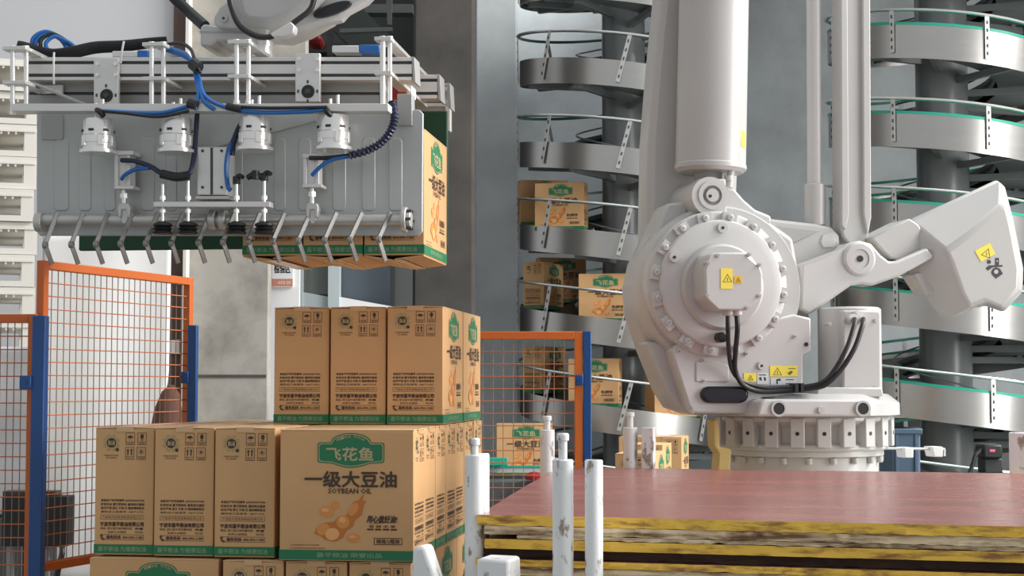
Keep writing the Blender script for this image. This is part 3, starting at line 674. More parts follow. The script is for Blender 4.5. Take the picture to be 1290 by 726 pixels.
rp('lug_bracket', [(815, 322), (838, 262), (842, 256), (876, 252), (884, 258), (884, 276), (850, 290), (826, 312)], -.12, .03, 'robot_lt', .01)
mb = MB(); ycyl(mb, 868, 264, -.125, -.1, .009, 14); mb.build('bracket_hole', 'black', rob)
rp('lug_bracket', [(912, 236), (926, 238), (938, 252), (952, 264), (972, 272), (972, 282), (912, 276)], -.12, .03, 'robot_lt', .008)
# lower arm: flat rear arm and thick tube in front, reaching up out of the picture
rp('rear_arm', [(811, 420), (816, 300), (818, 180), (825, 90), (834, 0), (858, -330), (905, -420), (960, -330), (940, 0), (930, 240), (905, 330)], .0, .13, 'robot', .02)
a0 = R.pix(895, 214, -.1); a1 = R.pix(906, -330, -.1)
tb = MB(); dv = (a1 - a0); L = dv.length
tb.lathe([(.05, -.012), (.098, -.010), (.1105, .0), (.1105, .012), (.108, .016), (.106, L)], a0, dv, 64)
arm = tb.build('arm_tube', 'robot', rob, 0, 30)
MB().cyl(R.pix(896, 228, -.1), R.pix(895, 212, -.1), .052, n=28).build('tube_neck', 'alu_dk', rob)
q = [R.pix(x, y, -.196) for x, y in ((934, 166), (941, 166), (941, 186), (934, 186))]
stk = MB()
for i in range(2): 
    pass
ang0 = math.radians(-42)
pc = R.pix(937.5, 176, -.18)
axd = dv.normalized(); tt = (pc - a0).dot(axd); cc = a0 + axd * tt
prev = []
for k in range(4):
    a = math.radians(-52 + k * 6)
    d_ = Vector((math.cos(a), math.sin(a), 0)); prev += [cc + d_ * .1085 + Vector((0, 0, -.025)), cc + d_ * .1085 + Vector((0, 0, .025))]
MB().add(prev, [(2 * k, 2 * k + 2, 2 * k + 3, 2 * k + 1) for k in range(3)]).build('warning_sticker', 'yellow', arm)
# tie rods
b0 = R.pix(1026.5, 284, .0); b1 = R.pix(1023.5, -330, .0)
MB().cyl(b0, b1, .0235, n=28).build('tie_rod', 'robot_lt', rob)
s1 = R.pix(1026.5, 232, .0); MB().lathe([(.033, 0), (.0335, .012), (.034, (s1 - b0).length - .004), (.030, (s1 - b0).length)], b0, s1 - b0, 28).build('rod_sleeve', 'robot', rob)
bar = rp('link_bar', [(1056, -330), (1095, -330), (1098, 275), (1094, 298), (1086, 312), (1073, 312), (1062, 298), (1059, 285)], -.05, .02, 'robot', .006)
rp('bar_rib', [(1058, -330), (1066, -330), (1070, 270), (1066, 290), (1060, 285)], -.062, -.045, 'robot', .004, bar)
rp('bar_rib', [(1085, -330), (1095, -330), (1098, 275), (1093, 295), (1088, 270)], -.062, -.045, 'robot', .004, bar)
# link lever (left) and lever arm with counterweight (right)
lv = rp('link_lever', [(950, 268), (975, 276), (1030, 282), (1048, 286), (1058, 297), (1059, 308), (1052, 318), (1014, 336), (1000, 340), (975, 300)], -.045, .03, 'robot', .01)
rp('lever_web', [(968, 284), (1034, 290), (1002, 306), (985, 308)], -.049, -.04, 'alu_dk', .003, lv)
rp('lever_pocket', [(1036, 296), (1050, 292), (1054, 304), (1050, 312), (1037, 313), (1033, 305)], -.049, -.04, 'robot_lt', .004, lv)
la = rp('lever_arm', [(1010, 333), (1062, 313), (1070, 306), (1084, 303), (1098, 307), (1110, 321), (1120, 329), (1130, 329), (1168, 312), (1178, 324), (1134, 348), (1100, 360), (1086, 358), (1073, 360), (1020, 397), (1008, 390)], -.13, -.04, 'robot_lt', .008)
mb = MB(); p = R.pix(1084, 326, -.142); mb.lathe([(.053, .03), (.053, .008), (.046, .001), (.030, 0), (.030, .003), (.026, .003)], (p.x, -.142, p.z), (0, 1, 0), 36); mb.build('pivot_boss', 'robot_lt', la, 0, 30)
mb = MB(); ycyl(mb, 1084, 326, -.1425, -.12, .010, 16); mb.build('pivot_hole', 'black', la)
rp('bridge_block', [(1097, 299), (1146, 275), (1158, 283), (1172, 310), (1132, 328), (1122, 326), (1112, 316)], -.09, .05, 'robot', .006)
Oc = [(1145, 277), (1200, 252), (1256, 226), (1266, 236), (1276, 275), (1289, 338), (1288, 368), (1264, 394), (1240, 385), (1195, 402), (1182, 397), (1145, 345)]
Fc = [(1192, 316), (1222, 294), (1258, 260), (1268, 258), (1275, 285), (1285, 338), (1284, 365), (1263, 389), (1241, 380), (1222, 388), (1212, 370), (1200, 335)]
Oc = [(x * 1.0, y) for x, y in Oc]
l0 = [(*R.xz(a, b, .10), .10) for a, b in Oc]; l1 = [(*R.xz(a, b, -.06), -.06) for a, b in Oc]; l2 = [(*R.xz(a, b, -.165), -.165) for a, b in Fc]
sw = lambda L: [(x, y, z) for x, z, y in L]
l00 = [(*R.xz(a * .97 + 1218 * .03, b * .97 + 318 * .03, .10), .10) for a, b in Oc]
cw = MB().loft([sw(l00), sw(l1), sw(l2)]).build('counterweight', 'robot', rob, .012, 30, 3)
rp('counterweight_lip', [(1150, 345), (1180, 338), (1184, 360), (1178, 370), (1168, 372)], -.09, .0, 'robot', .006)
sticker('warning_sticker', [(1228, 316), (1247, 306), (1254, 320), (1236, 330)], -.1665, 'yellow', cw, tri(1243, 320, 7.5, .8, .35))
sy = [[(1246 + 2.6 * math.cos(t * PI / 5), 330 + 2.6 * math.sin(t * PI / 5)) for t in range(10)], [(1254, 325), (1258.5, 325), (1258.5, 334), (1254, 334)], [(1242, 338), (1246, 334.5), (1263, 334), (1263, 336), (1250, 337), (1245, 341)]]
ou = [(1249, 343), (1251, 338.5), (1255.5, 337), (1260, 339), (1263.5, 345), (1255, 351), (1250, 346)]
inn = [(1255 + 2.8 * math.cos(t * PI / 5), 342.5 + 2.8 * math.sin(t * PI / 5)) for t in range(10)]
oo = MB(); 
for q_ in sy + [ou]: oo.prism(rpoly(q_, -.1662), -.1662, -.1652)
oo.prism(rpoly(inn, -.1666), -.1666, -.1655, 1); oo.prism(rpoly([(1255.5, 328), (1257, 328), (1257, 330), (1255.5, 330)], -.1666), -.1666, -.1655, 1)
oo.build('pictogram', ['label_ink', 'robot_lt'], cw)
# upright base motor with its cables
p = R.pix(1071, 497, -.13); zc1 = R.pix(1071, 388, -.13).z
MB().lathe([(.097, p.z), (.097, zc1 - .006), (.090, zc1)], (p.x, -.13, 0), n=40).build('base_motor', 'robot_lt', rob, 0, 30)
rp('motor_face', [(1062, 391), (1108, 391), (1110, 397), (1110, 490), (1062, 490)], -.235, -.10, 'robot_lt', .006)
rp('motor_foot', [(1030, 488), (1112, 488), (1114, 500), (1028, 500)], -.245, -.03, 'robot_lt', .006)
mb = MB(); 
for px, py in ((1066, 403), (1104, 404), (1104, 489), (1046, 408)): ycyl(mb, px, py, -.241, -.2, .006, 12)
mb.build('motor_bolt', 'robot', rob)
for px, py, r_ in ((1076, 402, .016), (1087, 402, .013), (1081, 394, .006)): ycyl(MB(), px, py, -.26, -.23, r_, 16).build('connector', 'alu', rob)
def rtube(name, pts, r_, m='black', sm=8): return MB().tube([R.pix(a, b, c) for a, b, c in pts], r_, 10, 0, sm).build(name, m, rob)
rtube('cable', [(1077, 402, -.26), (1076, 410, -.29), (1066, 440, -.30), (1050, 468, -.29), (1036, 482, -.28), (1016, 487, -.25), (985, 489, -.23), (958, 488, -.23), (934, 480, -.235), (922, 465, -.25), (918, 440, -.30), (917, 415, -.345), (917, 396, -.35)], .0068)
rtube('cable', [(1088, 402, -.26), (1086, 412, -.29), (1076, 440, -.305), (1058, 468, -.295), (1040, 485, -.285), (1018, 490, -.25), (985, 493, -.232), (955, 493, -.232), (935, 484, -.24), (926, 465, -.252), (927, 440, -.302), (929, 415, -.345), (928, 396, -.35)], .0075)
for px in (917, 928): p = R.pix(px, 393, -.35); MB().lathe([(.013, -.012), (.016, -.008), (.016, .008), (.01, .014)], p, (0, 0, 1), 14).build('cable_gland', 'robot_lt', rob)
for px in (1002, 1009): MB().bb(R.pix(px - 2, 487, -.25).x, R.pix(px + 2, 487, -.25).x, -.262, -.215, rz(494, -.25), rz(483, -.25)).build('cable_clip', 'black', rob)
# sensor bracket on the right of the base, yellow stop on the left
mb = MB().cyl(R.pix(1112, 565, -.1), R.pix(1190, 566, -.1), .004, n=8).cyl(R.pix(1190, 566, -.1), R.pix(1190, 575, -.1), .003, n=8)
sb = mb.build('sensor_rod', 'alu', rob)
MB().prism(rpoly([(1139, 564), (1151, 564), (1151, 577), (1140, 577)], -.12), -.12, -.06).build('sensor_head', 'white', sb, .003); MB().prism(rpoly([(1174, 563), (1188, 563), (1188, 576), (1177, 576)], -.12), -.12, -.06).build('sensor_head', 'white', sb, .003)
rp('yellow_stop', [(898, 528), (906, 528), (907, 563), (922, 566), (920, 602), (903, 602), (905, 572), (899, 563)], -.16, -.10, 'yel_paint', .006)
MB().bb(-.27, .27, -.27, .27, zb0 - .15, zb0 - .118).build('pedestal_plate', 'spiral_grey', rob)
MB().lathe([(.29, 0), (.29, .04), (.24, .06), (.24, zb0 - .15)], (0, 0, 0), n=32).build('pedestal', 'spiral_grey', rob)

# ------------------------------------------------------------------ gripper
g0 = at(290, 297, 4.42)
G = Frame(g0, YAW); KG = 4.42 / FPX
grp = thing('carton_gripper', 'aluminium clamp gripper with hooked fingers, hoses and suction cups hanging from the robot wrist', 'gripper', G.o, YAW)
def gpoly(pts, c): return [G.xz(a, b, c) for a, b in pts]
def gp_(name, pts, c0, c1, m, bevel=.002, parent=None): return MB().prism(gpoly(pts, c0), c0, c1).build(name, m, parent or grp, bevel)
def grect(a, b, t, u): return [(a, t), (b, t), (b, u), (a, u)]
# clamp plate with pressed vertical troughs
rec = [(68, 87), (99, 115), (131, 146), (177, 195), (209, 223), (292, 306), (345, 360), (376, 392), (419, 436), (456, 473), (490, 507)]
mb = MB(); mb.prism(gpoly([(50, 138), (528, 138), (533, 143), (532, 292), (527, 297), (50, 297), (46, 292), (46, 143)], .0), .0, .012)
for a, b in rec: mb.prism(gpoly([(a, 178), (a + 3, 174), (b - 3, 174), (b, 178), (b, 262), (b - 3, 266), (a + 3, 266), (a, 262)], .0), -.0028, .003)
cp = mb.build('clamp_plate', 'plate', grp, .0025)
# shaft, flanges, fingers
def xcyl(mb, pxa, pxb, py, c, r_, n=20, mi=0): return mb.cyl(G.pix(pxa, py, c), G.pix(pxb, py, c), r_, None, n, mi)
sh = xcyl(MB(), 50, 514, 277, -.032, .0145).build('finger_shaft', 'steel', grp)
for a, b, y_, r_ in ((507, 513, 277, .034), (513, 518, 277, .024), (46, 55, 280, .027)): xcyl(MB(), a, b, y_, -.032, r_).build('shaft_flange', 'steel', sh, .002)
for a, b in ((264, 273), (277, 286)): xcyl(MB(), a, b, 277, -.032, .027).build('shaft_coupling', 'steel', sh, .003)
mb = MB(); 
for a in range(6):
    p = G.pix(518, 277, -.032); t = a * PI / 3; q = p + Vector((0, .026 * math.cos(t), .026 * math.sin(t))); mb.cyl(q - Vector((.012, 0, 0)), q + Vector((.003, 0, 0)), .004, n=8)
mb.build('flange_bolt', 'slot', sh)
for ex in (57, 90, 121, 152, 184, 216, 250, 281, 313, 344, 376, 409, 441, 477):
    yo = (ex - 57) / 420 * 7
    pts = [G.pix(ex + 15, 268, -.044), G.pix(ex + 1, 305 - yo, -.066), G.pix(ex, 309 - yo, -.068), G.pix(ex + 1.5, 313 - yo, -.066), G.pix(ex + 8.5, 333 - yo * .6, -.035)]
    fb = MB().tube(pts, .0085, 4, 0, 0, .55)
    p = G.pix(ex, 309 - yo, -.068); fb.cyl(p - Vector((.006, 0, 0)), p + Vector((.006, 0, 0)), .0095, n=12)
    fb.build('finger', 'steel_dk', grp, .001)
# pneumatic cylinders driving the shaft
for cx, y0, y1 in ((156, 193, 236), (393, 197, 234)):
    mb = MB().prism(gpoly(grect(cx - 10, cx - 5, y0, y1), -.05), -.062, -.02).prism(gpoly(grect(cx + 5, cx + 10, y0, y1), -.05), -.062, -.02).prism(gpoly(grect(cx - 6, cx + 6, y0, y1), -.05), -.055, -.02)
    cy = mb.build('air_cylinder', 'alu', grp, .002)
    gp_('cylinder_cap', grect(cx - 12, cx + 12, y1 - 2, y1 + 2), -.066, -.01, 'alu', .001, cy)
    gp_('cylinder_cap', grect(cx - 12, cx + 12, y0 - 3, y0 + 2), -.066, -.01, 'alu', .001, cy)
    MB().cyl(G.pix(cx, y1, -.042), G.pix(cx, 262, -.042), .006, n=12).cyl(G.pix(cx, y1 + 8, -.042), G.pix(cx, y1 + 14, -.042), .0105, n=6).build('piston_rod', 'chrome', cy)
    mb = MB().prism(gpoly([(cx - 6, 256), (cx + 6, 256), (cx + 8, 262), (cx + 7, 274), (cx + 4, 274), (cx + 3, 264), (cx - 3, 264), (cx - 4, 274), (cx - 7, 274), (cx - 8, 262)], -.055), -.055, -.028)
    mb.prism(gpoly([(cx - 4, 263), (cx + 4, 263), (cx + 5, 276), (cx + 2, 282), (cx - 2, 282), (cx - 5, 276)], -.05), -.048, -.036)
    mb.build('rod_clevis', 'steel', cy, .002)
# four silver rotary units under the rail
for cx, y0 in ((124, 151), (222, 150), (321, 147), (420, 146)):
    p = G.pix(cx, y0, -.085); k_ = KG
    base = MB().lathe([(.03, .0), (.040, .0), (.041, -.003), (.041, -20 * k_), (.043, -21 * k_), (.043, -30 * k_), (.041, -31 * k_), (.041, -38 * k_), (.050, -39 * k_), (.050, -43 * k_), (.03, -43 * k_)], p, (0, 0, 1), 32)
    u = base.build('rotary_unit', 'chrome', grp, 0, 30)
    mb = MB()
    for a in (-150, -95, -40, 25):
        t = math.radians(a); d_ = Vector((math.cos(t), math.sin(t), 0))
        mb.box(p + d_ * .0405 + Vector((0, 0, -15 * k_)), (.006, .014, .006), R3('Z', t))
    mb.build('vent_slot', 'black', u)
    mb = MB()
    for a in (-130, -60, -5):
        t = math.radians(a); d_ = Vector((math.cos(t), math.sin(t), 0)); mb.box(p + d_ * .0425 + Vector((0, 0, -28 * k_)), (.006, .016, 14 * k_), R3('Z', t))
    mb.build('clamp_lug', 'chrome', u, .002)
    MB().cyl(p + Vector((-.008, 0, 0)), p + Vector((-.008, 0, .045)), .0045, n=10).cyl(p + Vector((.012, 0, 0)), p + Vector((.012, 0, .055)), .0045, n=10).build('hanger_rod', 'chrome', u)
# guided lift cylinder, cross bar and suction cups
lc = gp_('lift_cylinder', grect(248, 286, 185, 246), -.075, -.002, 'alu', .003)
gp_('cylinder_groove', grect(265, 268, 186, 245), -.0765, -.07, 'slot', 0, lc)
mb = MB()
for a in (255, 279):
    for b in (190, 236): p = G.pix(a, b, -.077); mb.cyl(p, p + Vector((0, .01, 0)), .004, n=10)
mb.build('cylinder_bolt', 'slot', lc)
gp_('lift_plate', grect(246, 288, 247, 251), -.08, -.01, 'steel', .001, lc)
gp_('cross_bar', grect(193, 340, 254, 261), -.105, -.07, 'alu', .002)
for cx, top in ((205, 232), (237, 228), (298, 232), (333, 228)):
    p = G.pix(cx, 282, -.088); q = G.pix(cx, top, -.088)
    sc = MB().cyl(p, q, .0042, n=10).cyl(G.pix(cx, 252, -.088), G.pix(cx, 247, -.088), .008, n=6).cyl(G.pix(cx, 264, -.088), G.pix(cx, 268, -.088), .008, n=6).build('suction_stem', 'chrome', grp)
    b = .0
    MB().lathe([(.010, .006), (.024, .0), (.026, -.005), (.020, -.009), (.027, -.014), (.021, -.018), (.027, -.024), (.024, -.028), (.01, -.028)], p, (0, 0, 1), 24).build('suction_cup', 'black', sc, 0, 30)
    if cx > 250: MB().cyl(q, q + Vector((0, 0, .02)), .010, n=12).tube([q + Vector((0, 0, .018)), q + Vector((.01, -.005, .022)), q + Vector((.02, -.01, .016))], .006, 8).build('elbow_fitting', 'black', sc)
mb = MB().tube([G.pix(312, 224, -.09), G.pix(322, 219, -.095), G.pix(330, 224, -.09)], .008, 8); mb.cyl(G.pix(322, 215, -.095), G.pix(322, 226, -.095), .010, n=10); mb.build('tee_fitting', 'black', grp)
# long flat rail, extruded beams
gp_('front_rail', grect(14, 489, 130.5, 140), -.125, -.07, 'alu', .001)
def beam(name, a, b, t, u, c0, c1, m='alu', grooves=(.22, .77)):
    hgt = u - t; o = gp_(name, grect(a, b, t, u), c0 + .008, c1, m, .001)
    ys = [t] + [t + hgt * g for g in grooves for _ in (0, 1)] + [u]
    segs = [(t, t + hgt * grooves[0] - 1.5), (t + hgt * grooves[0] + 2.5, t + hgt * grooves[1] - 1.5), (t + hgt * grooves[1] + 2.5, u)] if len(grooves) == 2 else [(t, t + hgt * grooves[0] - 1.5), (t + hgt * grooves[0] + 2, u)]
    mb = MB()
    for s0, s1 in segs: mb.prism(gpoly(grect(a, b, s0, s1), c0), c0, c0 + .009)
    mb.build('beam_face', m, o, .001)
    mb = MB()
    for g in grooves: mb.prism(gpoly(grect(a + .5, b - .5, t + hgt * g - 2, t + hgt * g + 3), c0 + .006), c0 + .0065, c0 + .0085)
    mb.build('beam_slot', 'slot', o)
    ce = gp_('end_cap', [(b - .5, t - 1), (b + 3, t), (b + 4.5, u + 3), (b + 1, u + 2)], c0 - .001, c1 + .003, 'alu_dk', .001, o)
    return o
beam('cross_beam', 34, 519, 72, 101, .02, .09)
beam('cross_beam', 36, 478, 104, 131, .075, .14, 'alu_dk', (.5,))  # lower beam: its shade is put into the darker aluminium colour
beam('cross_beam', 60, 551, 94, 124, .33, .40)
beam('cross_beam', 70, 564, 105, 134, .44, .50)
# bearing plates
for a, b, t, u, by in ((118, 149, 73, 131, 120), (372, 403, 67, 128, 115)):
    bp_ = gp_('bearing_plate', grect(a, b, t, u), .004, .018, 'alu', .0015)
    p = G.pix((a + b) / 2, by, .0); MB().lathe([(.017, 0), (.0185, .004), (.0185, .012)], (p.x, .0, p.z), (0, 1, 0), 24).build('bearing', 'black', bp_)
    MB().lathe([(.007, 0), (.008, .006)], (p.x, -.003, p.z), (0, 1, 0), 16).build('bearing_axle', 'slot', bp_)
    mb = MB()
    for x_, y_ in ((a + 4, t + 7), (b - 4, t + 7), (a + 4, t + 21), (b - 4, t + 21)): p = G.pix(x_, y_, -.002); mb.lathe([(.0052, 0), (.006, .008)], (p.x, -.002, p.z), (0, 1, 0), 10)
    mb.build('plate_screw', 'chrome', bp_)
    mb = MB()
    for dx, dy in ((0, -12), (-12, 0), (12, 0), (0, 12)): mb.prism(gpoly(grect((a + b) / 2 + dx - 1.2, (a + b) / 2 + dx + 1.2, by + dy - 2, by + dy + 2), .003), .003, .006)
    mb.build('plate_mark', 'slot', bp_)
# guide rod frames running front to back
for x0_, x1_, t, b in ((16, 33, 59, 141), (191, 206, 54, 140), (298, 313, 51, 128), (482, 491, 47, 138)):
    fr = thing('guide_frame', '', '')
    for k_ in ('label', 'category'): del fr[k_]
    fr.parent = grp
    for px, c in ((x0_, -.07), (x1_, -.05)):
        rd = MB().cyl(G.pix(px, t, c), G.pix(px, b, c), .0065 if px != 482 else .0075, n=14)
        for yy in (t - 1, b - 1): rd.cyl(G.pix(px, yy, c), G.pix(px, yy + 4, c), .009, n=10)
        rd.build('guide_rod', 'chrome', fr)
    for yy in (t + 4, t + 47):
        xa, za = G.xz(x0_ - 8, yy, -.06); xb, _ = G.xz(x1_ + 4, yy, -.06)
        MB().bb(xa, xb, -.085, -.045, za - .005, za + .005).build('frame_strip', 'alu', fr, .001)
        xs, _ = G.xz(x1_ - 6, yy, -.06)
        MB().bb(xb - .032, xb, -.045, .50, za - .005, za + .005).build('frame_strip', 'chrome', fr, .001)
# carriage bits at the right end
gp_('valve_body', grect(500, 519, 118, 158), -.01, .03, 'alu_dk', .002)
gp_('red_switch', grect(490, 512, 107, 122), .18, .24, 'red', .003)
gp_('white_switch', grect(512, 519, 108, 122), .18, .24, 'white', .002)
gp_('red_switch', [(48, 124), (66, 118), (68, 130), (50, 131)], .10, .2, 'red', .003)
gp_('slide_rail', [(34, 103), (42, 103), (110, 131), (98, 131)], -.02, .02, 'alu_dk', .002)
gp_('valve_block', grect(418, 452, 57, 66), .05, .10, 'alu', .003)
gp_('blue_valve_end', grect(452, 478, 56, 66), .05, .10, 'blue_hose', .003)
gp_('valve_block', grect(141, 173, 64, 72), .03, .08, 'alu', .003)
gp_('blue_valve_end', grect(173, 186, 63, 73), .03, .08, 'blue_hose', .003)
gp_('hinge_plate', grect(52, 79, 145, 176), -.006, .0, 'alu_dk', .001)
# rear clamp: green pad on a pale carrier
xa, zt_ = G.xz(107, 152, .47); xb, zb_ = G.xz(566, 312, .47)
MB().bb(xa, xb, .435, .455, zb_, zt_).build('rear_pad', 'clamp_green', grp, .004)
MB().bb(xb - .10, xb, .456, .475, zt_ - .05, G.xz(560, 126, .47)[1]).bb(xa, xa + .1, .456, .475, zt_ - .05, G.xz(560, 126, .47)[1]).build('rear_carrier', 'alu', grp, .002)
gp_('side_strut', [(558, 104), (567, 108), (567, 165), (563, 165)], .44, .47, 'alu', .001)
# hoses
def gt(name, pts, r_, m, n=8, sm=7): return MB().tube([G.pix(a, b, c) for a, b, c in pts], r_, n, 0, sm).build(name, m, grp)
gt('foam_sleeve', [(22, 57, .05), (30, 59, .06), (48, 65, .08), (68, 69, .08), (92, 66, .08), (120, 60, .1), (155, 58, .12), (190, 54, .15), (210, 52, .16)], lambda t: .0135 + .004 * math.sin(t * PI), 'foam', 12)
for k_, (dx, dy, m) in enumerate(((0, 0, 'blue_hose'), (5, 3, 'blue_hose'), (12, 3, 'black'), (20, 6, 'blue_hose'))):
    gt('hose_loop', [(40 + dx, 64, .08), (42 + dx * .8, 48 + dy, .08), (56 + dx * .6, 40 + dy, .09), (70 + dx * .5, 44 + dy, .1), (80 + dx * .6, 54 + dy * .6, .11), (86 + dx * .5, 66, .1)], .006, m)
for k_, o_ in enumerate((0, 4, 8)):
    gt('air_hose', [(200, 58 + o_ * .3, .0), (218, 62 + o_ * .5, -.03), (234, 68 + o_ * .5, -.06), (243 + o_ * .3, 82, -.085), (247 + o_ * .5, 100, -.10), (250 + o_ * .8, 118, -.12), (247 + o_ * 3, 130, -.13), (246 + o_ * 6, 138, -.13)], .0055, 'blue_hose')
gt('black_cable', [(208, 56, .0), (228, 55, -.03), (240, 62, -.06), (246, 78, -.10), (252, 92, -.11)], .005, 'black')
gt('hose_tie', [(243, 80, -.10), (250, 86, -.11)], .017, 'black', 10)
gt('hose_tie', [(238, 130, -.13), (248, 133, -.135)], .013, 'black', 10)
gt('hose_tie', [(286, 134, -.13), (304, 138, -.135)], .010, 'black', 10)
gt('air_hose', [(132, 140, -.13), (170, 142, -.132), (205, 142, -.132), (240, 133, -.13)], .0055, 'blue_hose')
gt('black_cable', [(122, 139, -.13), (160, 143, -.135), (200, 147, -.138), (238, 140, -.135)], .0045, 'black')
gt('air_hose', [(292, 138, -.13), (330, 142, -.132), (380, 141, -.132), (412, 138, -.13)], .0055, 'blue_hose')
gt('black_cable', [(292, 134, -.13), (340, 136, -.135), (412, 135, -.135)], .0045, 'black')
gt('black_cable', [(130, 146, -.12), (126, 141, -.13), (120, 137, -.11)], .008, 'black')
gt('black_cable', [(417, 146, -.12), (411, 139, -.13), (409, 134, -.11)], .008, 'black')
gt('black_hose', [(153, 202, -.07), (170, 203, -.08), (190, 210, -.09), (205, 219, -.1), (225, 223, -.1), (238, 219, -.1), (243, 205, -.09), (246, 180, -.07), (248, 150, -.07), (249, 132, -.1)], .0068, 'dk_blue_hose')
gt('hose_tie', [(203, 219, -.1), (222, 223, -.1), (238, 221, -.1)], .012, 'black', 10)
gt('air_hose', [(153, 226, -.07), (158, 220, -.08), (172, 213, -.085), (188, 212, -.09)], .0055, 'blue_hose')
gt('air_hose', [(296, 172, -.06), (288, 190, -.08), (285, 212, -.085), (287, 234, -.085), (291, 240, -.08)], .0062, 'blue_hose')
gt('black_hose', [(312, 146, -.05), (302, 160, -.06), (294, 180, -.07), (292, 196, -.07)], .008, 'dk_blue_hose')
crg = [(494, 128, -.06), (497, 148, -.07), (492, 165, -.08), (480, 180, -.085), (462, 190, -.085), (440, 196, -.085), (415, 199, -.08), (390, 199, -.07)]
gt('corrugated_hose', crg[:6], lambda t: .010 + .0018 * math.sin(t * 130), 'dk_blue_hose', 10, 26)
gt('black_hose', crg[5:], .006, 'black')
gt('air_hose', [(440, 197, -.085), (420, 201, -.085), (405, 209, -.085), (393, 221, -.075)], .0055, 'blue_hose')
for a, b, c_, d_ in ((68, 66, 68, 106), (156, 52, 152, 80)): MB().tube([G.pix(a, b, -.005), G.pix((a + c_) / 2 - .5, (b + d_) / 2, -.004), G.pix(c_, d_, .005)], .0028, 6).build('zip_tie', 'white', grp)
MB().bb(*[G.pix(a, 108, .06).x for a in (54, 79)], .055, .065, G.pix(60, 118, .06).z, G.pix(60, 108, .06).z).build('cable_tag', 'white', grp)
gt('brace_wire', [(268, 185, -.01), (330, 170, -.01), (398, 152, -.01)], .0035, 'alu_dk')
# cartons held in the clamp
xr, zh = G.xz(534.5, 321, .03)
for i in range(3):
    p = G.M @ Vector((xr - CD / 2 - i * (CD + .003), .03 + CW / 2, zh + .001 * i))
    hc = carton('carton held in the gripper, %s of three' % ['right, with its badge side in the light', 'middle one', 'left'][i], p, YAW, 'cartons held in the gripper', True)
    for sg in (-1, 1):
        hd = CD / 2 - .002; dr = -.006 - .003 * ((i + sg) % 3)
        q_ = [(-CW / 2 + .002, sg * hd, .0), (CW / 2 - .002, sg * hd, .0), (CW / 2 - .004, sg * .002, dr), (-CW / 2 + .004, sg * .002, dr)]
        MB().add(q_ + [(x, y, z - .003) for x, y, z in q_], [(0, 1, 2, 3), (7, 6, 5, 4), (0, 4, 5, 1), (1, 5, 6, 2), (2, 6, 7, 3), (3, 7, 4, 0)]).build('bottom_flap', 'kraft', hc, 0, 0)
    MB().bb(-CW / 2 + .01, CW / 2 - .001, -.022, .022, -.0135, -.0125).build('bottom_tape', 'tape', hc, 0, 0)

# ------------------------------------------------------------------ robot wrist and forearm (parts of the robot)
def toR(mb): return mb.xf(R.I @ G.M)
def wp(name, pts, c0, c1, m, bevel=.006): return toR(MB().prism(gpoly(pts, c0), c0, c1)).build(name, m, rob, bevel)
toR(MB().cyl(G.pix(328, 74, .2), G.pix(328, 52, .2), .034, n=28).cyl(G.pix(328, 52, .2), G.pix(328, 34, .2), .030, n=28).cyl(G.pix(328, 60, .2), G.pix(328, 54, .2), .038, n=28)).build('tool_flange', 'chrome', rob)
wp('wrist_plate', [(252, 34), (256, 30), (316, 38), (316, 56), (296, 57), (286, 51), (272, 51), (264, 58), (252, 58)], .12, .30, 'robot', .006)
wp('wrist_plate_seam', [(251, 39), (316, 41), (316, 42.5), (251, 40.5)], .118, .30, 'alu_dk', 0)
br = wp('wrist_bracket', [(269, 22), (276, 9), (292, -4), (322, -6), (322, 37), (274, 34), (269, 30)], .08, .30, 'robot', .006)
pz = G.pix(283, 24, .08); toR(MB().cyl((pz.x, .07, pz.z), (pz.x, .09, pz.z), .010, n=16).cyl((pz.x, .068, pz.z), (pz.x, .09, pz.z), .004, n=10, mi=1)).build('wrist_bolt', ['robot', 'slot'], rob)
body = [(290, -25), (292, 2), (297, 22), (308, 33), (340, 35), (366, 26), (396, 9), (430, -30)]
wp('wrist_housing', body, .05, .32, 'robot', .03)
wp('wrist_cover', [(356, 42), (371, 41), (388, 35), (412, 28), (428, 24), (436, 15), (460, 2), (492, -30), (420, -30), (384, 14)], .09, .15, 'robot_lt', .02)
mbp = [(418 + 24 * math.cos(t) + 0, 11 - 7 * math.sin(t) - 8 * math.cos(t)) for t in [k * PI / 10 for k in range(20)]]
wp('black_cover_pad', mbp, .075, .10, 'black', .006)
wp('hose_clamp', [(340, 42), (366, 27), (371, 33), (369, 41), (358, 46), (343, 46)], -.01, .03, 'alu', .003)
toR(MB().tube([G.pix(a, b, c) for a, b, c in [(288, -12, .03), (291, 8, .025), (300, 30, .02), (315, 42, .02), (332, 47, .02), (350, 43, .02), (372, 27, .02), (392, 10, .03), (397, -14, .03)]], .0078, 10)).build('wrist_hose', 'black', rob)
toR(MB().tube([G.pix(a, b, c) for a, b, c in [(205, -20, .25), (222, 0, .25), (240, 17, .25), (258, 33, .22)]], .0165, 12)).build('wrist_hose', 'black', rob)
# forearm up to the elbow above the picture
e0 = R.I @ (G.M @ G.pix(362, -12, .20)); e1 = R.pix(906, -390, .0)
MB().tube([e0, e0.lerp(e1, .5), e1], lambda t: .072 + .10 * t, 20, 0, 6).build('forearm', 'robot', rob)
mb = MB(); ycyl(mb, 906, -390, -.2, .2, .22, 32); mb.build('elbow', 'robot', rob, .02)
